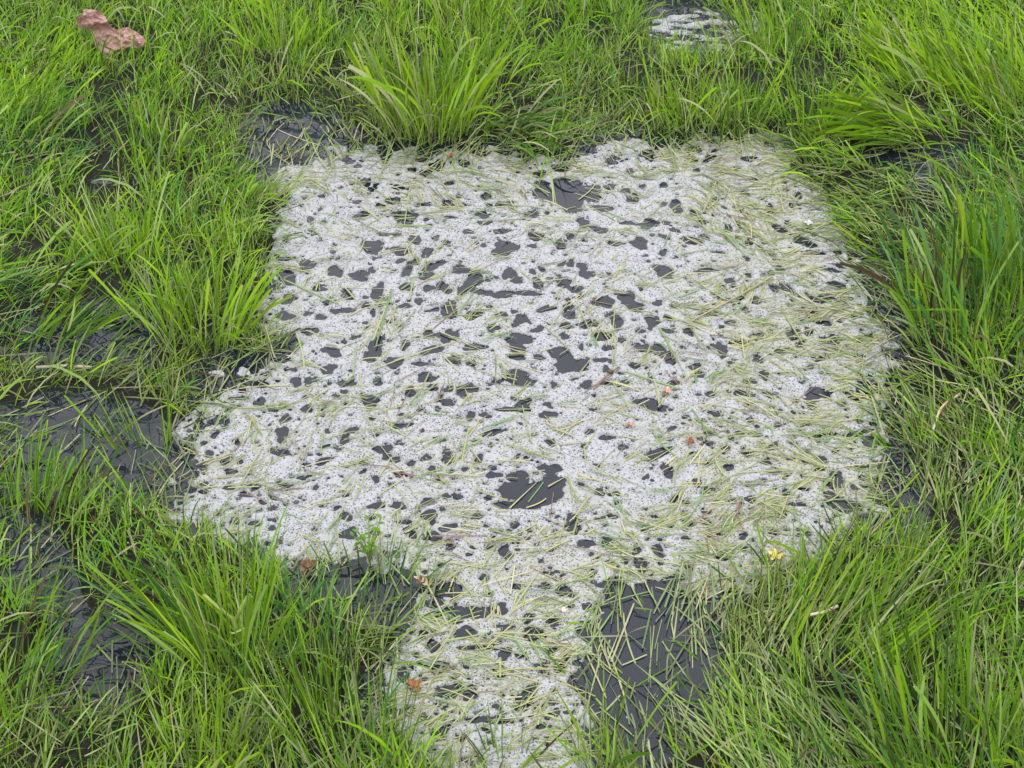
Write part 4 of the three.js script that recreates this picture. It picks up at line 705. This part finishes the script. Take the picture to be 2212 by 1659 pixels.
// ---------------------------------------------------------------- dead leaf and small finds
{                                                             // curled dead leaf lying on the grass; outline in the leaf's own plane (m)
  const K = 0.000081, c = at(239, 78, 0.055), L = group('dead_leaf', c, 'curled pinkish brown dead leaf with several lobes lying on the grass', 'leaf');
  const O = [[460, 150], [600, 140], [760, 160], [900, 220], [1000, 340], [1060, 480], [1110, 560], [1230, 610], [1330, 590], [1480, 545], [1600, 600], [1760, 700], [1880, 800], [1950, 890], [1900, 980], [1780, 1040], [1600, 1060], [1450, 1060], [1390, 1130], [1330, 1060], [1240, 1090], [1130, 1160], [1030, 1230], [1000, 1320], [920, 1390], [830, 1290], [770, 1180], [720, 1080], [650, 960], [640, 820], [620, 690], [560, 600], [450, 570], [340, 580], [260, 540], [250, 420], [300, 290], [410, 290], [470, 260]].map(([x, y]) => [(x - 1050) * K, (760 - y) * K]);
  const zOf = (x, y) => {                                     // folds and curl, towards the viewer
    const u = x / K + 1050, v = 760 - y / K;
    const top = smooth(650, 420, v), right = smooth(1150, 1400, u), low = smooth(900, 1150, v) * (1 - right);
    let z = 0.022 * top * Math.cos(clamp((u - 640 - (v - 300) * 0.35) / 420, -1.5, 1.5)) + 0.012 * right * Math.cos(clamp((v - 850) / 260, -1.5, 1.5)) + 0.012 * low * Math.cos(clamp((u - 880) / 250, -1.5, 1.5));
    z += 0.012 * (fbm(u / 130, v / 110) - 0.5) + 0.0042 * Math.sin((v + 0.25 * u) / 48) * top + 0.0024 * Math.sin((u - 0.5 * v) / 40) * right;
    z += 0.010 * (fbm(u / 60 + 9, v / 60) - 0.5) - 0.010 * smooth(1150, 1380, v);
    return z;
  };
  const N = 74, x0 = -0.067, x1 = 0.075, y0 = -0.053, y1 = 0.053, pos = [], col = [], idx = [], id = new Map();
  const grid = (i, j) => { const k = j * (N + 1) + i; if (!id.has(k)) {
    let x = x0 + (x1 - x0) * i / N, y = y0 + (y1 - y0) * j / N;
    id.set(k, pos.length / 3); pos.push(x, y, zOf(x, y));
    const b = fbm(x * 300 + 3, y * 300), d = fbm(x * 90 + 8, y * 90), k2 = 0.72 + 0.75 * b; col.push((0.30 + 0.10 * d) * k2, (0.155 + 0.07 * d) * k2, (0.118 + 0.07 * d) * k2);
  } return id.get(k); };
  for (let j = 0; j < N; j++) for (let i = 0; i < N; i++) if (signed(O, x0 + (x1 - x0) * (i + 0.5) / N, y0 + (y1 - y0) * (j + 0.5) / N) > 0) { const a = grid(i, j), b = grid(i + 1, j), d = grid(i, j + 1), e = grid(i + 1, j + 1); idx.push(a, b, e, a, e, d); }
  for (const [k, n] of id) {                                  // draw the rim onto the outline
    const i = k % (N + 1), j = (k - i) / (N + 1), x = pos[3 * n], y = pos[3 * n + 1];
    if (Math.abs(signed(O, x, y)) < 0.0016) { let best = 1e9, bx = x, by = y; for (let q = 0, r = O.length - 1; q < O.length; r = q++) { const [ax, ay] = O[r], [cx, cy] = O[q], t = clamp(((x - ax) * (cx - ax) + (y - ay) * (cy - ay)) / ((cx - ax) ** 2 + (cy - ay) ** 2), 0, 1), ex = ax + t * (cx - ax), ey = ay + t * (cy - ay), d = Math.hypot(x - ex, y - ey); if (d < best) { best = d; bx = ex; by = ey; } } pos[3 * n] = bx; pos[3 * n + 1] = by; }
  }
  const g = new THREE.BufferGeometry(); g.setAttribute('position', new THREE.Float32BufferAttribute(pos, 3)); g.setAttribute('color', new THREE.Float32BufferAttribute(col, 3)); g.setIndex(idx); g.computeVertexNormals();
  mesh('leaf_blade', g, new THREE.MeshPhysicalMaterial({ vertexColors: true, roughness: 0.62, transmission: 0.12, thickness: 0, side: THREE.DoubleSide }), L);
  const veinMat = new THREE.MeshStandardMaterial({ color: lin([0.10, 0.04, 0.028]), roughness: 0.7 });
  const vein = (pts, r, name = 'vein') => mesh(name, new THREE.TubeGeometry(new THREE.CatmullRomCurve3(pts.map(([x, y]) => new THREE.Vector3((x - 1050) * K, (760 - y) * K, zOf((x - 1050) * K, (760 - y) * K) + 0.0006))), 24, r, 5), veinMat, L);
  vein([[1040, 520], [900, 490], [750, 510], [600, 590]], 0.0007); vein([[1040, 500], [900, 390], [720, 335], [520, 330]], 0.0006); vein([[1000, 620], [960, 800], [920, 1000], [900, 1300]], 0.0007);
  vein([[1060, 600], [1250, 700], [1500, 830], [1850, 900]], 0.0007); vein([[1300, 600], [1330, 800], [1420, 960]], 0.0005); vein([[400, 320], [350, 430], [290, 530]], 0.0005);
  L.rotation.x = -0.62; L.rotation.z = 0;
}
function crumb(u, v, name, label, category, size, cols, seed, y = 0.006) {   // crumpled petal-like scrap of several curled lobes
  const p = at(u, v), g = group(name, [p[0], Math.max(y, topAt(p[0], p[2]) + 0.001), p[2]], label, category), r = rng(seed);
  for (let k = 0; k < 5; k++) {
    const a = k * 1.26 + r() * 0.6, l = size * (0.6 + 0.6 * r()), w = size * (0.25 + 0.2 * r()), q = new THREE.PlaneGeometry(l, w, 6, 3), P = q.attributes.position;
    for (let i = 0; i < P.count; i++) { const X = P.getX(i) + l / 2, Y = P.getY(i) * (0.35 + 1.3 * Math.sin(Math.PI * clamp(X / l, 0.08, 0.95))); P.setXYZ(i, X, Y, 0.25 * l * (X / l) ** 2 + 8 * Y * Y / size * 0.4 + 0.06 * l * Math.sin(9 * X / l + k)); }
    q.rotateX(-Math.PI / 2); q.rotateZ(0.1 + 0.35 * r()); q.rotateY(a); q.computeVertexNormals();
    mesh('lobe', q, new THREE.MeshStandardMaterial({ color: lin(cols[k % cols.length]), roughness: 0.6, side: THREE.DoubleSide }), g);
  }
  return g;
}
const RUST = [[0.30, 0.07, 0.025], [0.22, 0.05, 0.02], [0.38, 0.13, 0.05]], PINK = [[0.46, 0.22, 0.14], [0.5, 0.35, 0.25], [0.42, 0.19, 0.13]], WHITE = [[0.5, 0.5, 0.48], [0.54, 0.52, 0.49]];
crumb(1492, 962, 'seed_husk', 'curled rust-red husk lying on the foam by the pale petals', 'husk', 0.010, RUST, 3);
crumb(973, 345, 'seed_husk', 'tiny rust-red husk caught on a blade at the far foam edge', 'husk', 0.009, RUST, 4);
crumb(1440, 855, 'petal', 'salmon and cream crumpled petal beside a dark gap in the foam', 'petal', 0.011, PINK, 5);
crumb(1362, 925, 'petal', 'smaller faded pink petal half sunk in the foam', 'petal', 0.009, PINK, 6);
crumb(1747, 493, 'petal', 'small clean white petal on the foam beside the mat', 'petal', 0.010, WHITE, 7, 0.008);
crumb(1218, 1326, 'petal', 'tiny pink and white petal on the foam tongue', 'petal', 0.006, [[0.75, 0.5, 0.42], [0.8, 0.75, 0.7]], 8);
crumb(1674, 1212, 'leaf_scrap', 'bright yellow leaf scrap on the foam near the swept tuft', 'leaf scrap', 0.013, [[0.62, 0.50, 0.10], [0.68, 0.56, 0.18]], 9);
crumb(896, 1490, 'leaf_scrap', 'rust-brown leaf scrap on the foam tongue', 'leaf scrap', 0.011, [[0.35, 0.12, 0.04], [0.28, 0.1, 0.04]], 10);
crumb(668, 1238, 'leaf_scrap', 'curled dark brown leaf scrap on the clump jutting into the foam', 'leaf scrap', 0.016, [[0.14, 0.07, 0.03], [0.2, 0.11, 0.05]], 11, 0.012);
crumb(912, 1268, 'leaf_scrap', 'tan and dark withered leaf at the tip of the jutting clump', 'leaf scrap', 0.013, [[0.4, 0.3, 0.16], [0.1, 0.06, 0.03]], 12, 0.010);
crumb(1424, 1588, 'petal', 'white speck of petal on the grey pool', 'petal', 0.004, WHITE, 13, 0.004);

// stems: thin tubes along photo points on the water
function stem(pts, r, color, name, label, y = 0.008, part = 'stalk') {
  const P = pts.map(([u, v, h = 0]) => new THREE.Vector3(...at(u, v, 0)).add(new THREE.Vector3(0, y + h, 0))), o = P[0].clone().setY(0), g = group(name, o.toArray(), label, 'stem');
  mesh(part, new THREE.TubeGeometry(new THREE.CatmullRomCurve3(P.map((p) => p.sub(o))), 20, r, 6), new THREE.MeshStandardMaterial({ color: lin(color), roughness: 0.55 }), g);
  return g;
}
{
  const a = stem([[1500, 697], [1570, 660], [1668, 604]], 0.0011, [0.34, 0.29, 0.14], 'straw_stem', 'long tan straw stem lying across the foam');
  for (const f of [0.35, 0.7]) { const n = mesh('node', new THREE.SphereGeometry(0.0022, 8, 6), new THREE.MeshStandardMaterial({ color: lin([0.4, 0.27, 0.12]), roughness: 0.6 }), a), p = at(1500 + 168 * f, 697 - 93 * f); n.position.set(p[0] - a.position.x, 0.008, p[2] - a.position.z); }
  const b = stem([[1282, 850], [1315, 815], [1338, 800]], 0.0011, [0.22, 0.10, 0.05], 'flower_stalk', 'brown flower stalk with a dark seed beside the hooked gap');
  const s = mesh('seed', new THREE.SphereGeometry(0.0045, 10, 8), new THREE.MeshStandardMaterial({ color: lin([0.06, 0.045, 0.02]), roughness: 0.5 }), b), q = at(1318, 812); s.scale.set(1.3, 0.8, 0.9); s.position.set(q[0] - b.position.x, 0.009, q[2] - b.position.z);
  stem([[80, 800], [140, 797], [200, 800]], 0.0028, [0.45, 0.36, 0.24], 'straw_stem', 'flat tan straw stem lying at the edge of the brown pool', 0.006);
  stem([[1745, 1349], [1775, 1343], [1805, 1330]], 0.0022, [0.62, 0.52, 0.36], 'straw_stem', 'short cream and pink straw stem in the matted grass', 0.02);
  stem([[2010, 950], [2030, 900], [2070, 870]], 0.002, [0.5, 0.42, 0.25], 'straw_stem', 'bent tan straw stem on the mat of cut grass', 0.02);
}
{                                                             // broken pale stalk in the biggest tuft
  const c = at(512, 1352, 0.05), g = group('broken_stalk', c, 'split pale yellow-green stalk forking open in front of the biggest tuft', 'stalk');
  const m = new THREE.MeshPhysicalMaterial({ color: lin([0.42, 0.50, 0.12]), roughness: 0.5, clearcoat: 0.4, clearcoatRoughness: 0.3, side: THREE.DoubleSide });
  const tube = (pts, r, name) => mesh(name, new THREE.TubeGeometry(new THREE.CatmullRomCurve3(pts.map((p) => new THREE.Vector3(...p))), 14, r, 6), m, g);
  tube([[0.008, -0.055, 0.01], [0.002, -0.02, 0.004], [-0.004, 0.016, 0]], 0.0036, 'stalk_base');
  tube([[-0.004, 0.014, 0], [-0.016, 0.038, 0.004], [-0.033, 0.066, 0.004]], 0.0022, 'fork');
  tube([[0.001, 0.014, 0], [0.010, 0.040, 0.006], [0.024, 0.068, 0.006]], 0.0027, 'fork');
  tube([[-0.008, -0.004, 0.008], [-0.002, 0.0, 0.012], [0.012, 0.006, 0.008]], 0.0016, 'torn_strip');
  tube([[-0.018, -0.012, 0.01], [-0.006, -0.022, 0.014], [0.012, -0.012, 0.012]], 0.0016, 'torn_strip');
}
{                                                             // small leafy weed on the jutting clump
  const c = at(800, 1222, 0.0), g = group('weed', [c[0], 0, c[2]], 'small leafy weed with oval leaves on the clump jutting into the foam', 'weed'), r = rng(31);
  const leaf = new THREE.PlaneGeometry(0.016, 0.008, 6, 4), P = leaf.attributes.position;
  for (let i = 0; i < P.count; i++) { const X = P.getX(i) + 0.008, t = X / 0.016, Y = P.getY(i) * (0.12 + 1.0 * Math.sin(Math.PI * Math.pow(clamp(t, 0, 1), 0.8))); P.setXYZ(i, X, Y, 18 * Y * Y - 0.25 * X * t); }
  leaf.rotateX(-Math.PI / 2); leaf.computeVertexNormals();
  const lm = BLADE_MATS.mid[4], sm = new THREE.MeshStandardMaterial({ color: lin([0.16, 0.22, 0.06]), roughness: 0.6 });
  for (let k = 0; k < 5; k++) {
    const a = k * 1.3 + r(), h = 0.045 + 0.035 * r(), top = new THREE.Vector3(0.022 * Math.cos(a), h, 0.022 * Math.sin(a) - 0.01);
    const st = mesh('stem', new THREE.TubeGeometry(new THREE.CatmullRomCurve3([new THREE.Vector3(0, 0, 0), new THREE.Vector3(top.x * 0.3, h * 0.6, top.z * 0.3), top]), 8, 0.0009, 5), sm, g);
    for (let q = 0; q < 7; q++) { const t = 0.35 + 0.65 * q / 6, l = mesh('leaf', leaf, lm, st); l.position.set(top.x * t * t, h * t, top.z * t * t); l.rotation.set(0, q * 2.4 + r(), 0.25 + 0.4 * r(), 'YXZ'); const s = 0.4 + 0.35 * r(); l.scale.set(s, s, s); }
  }
}
renderer.render(scene, camera);
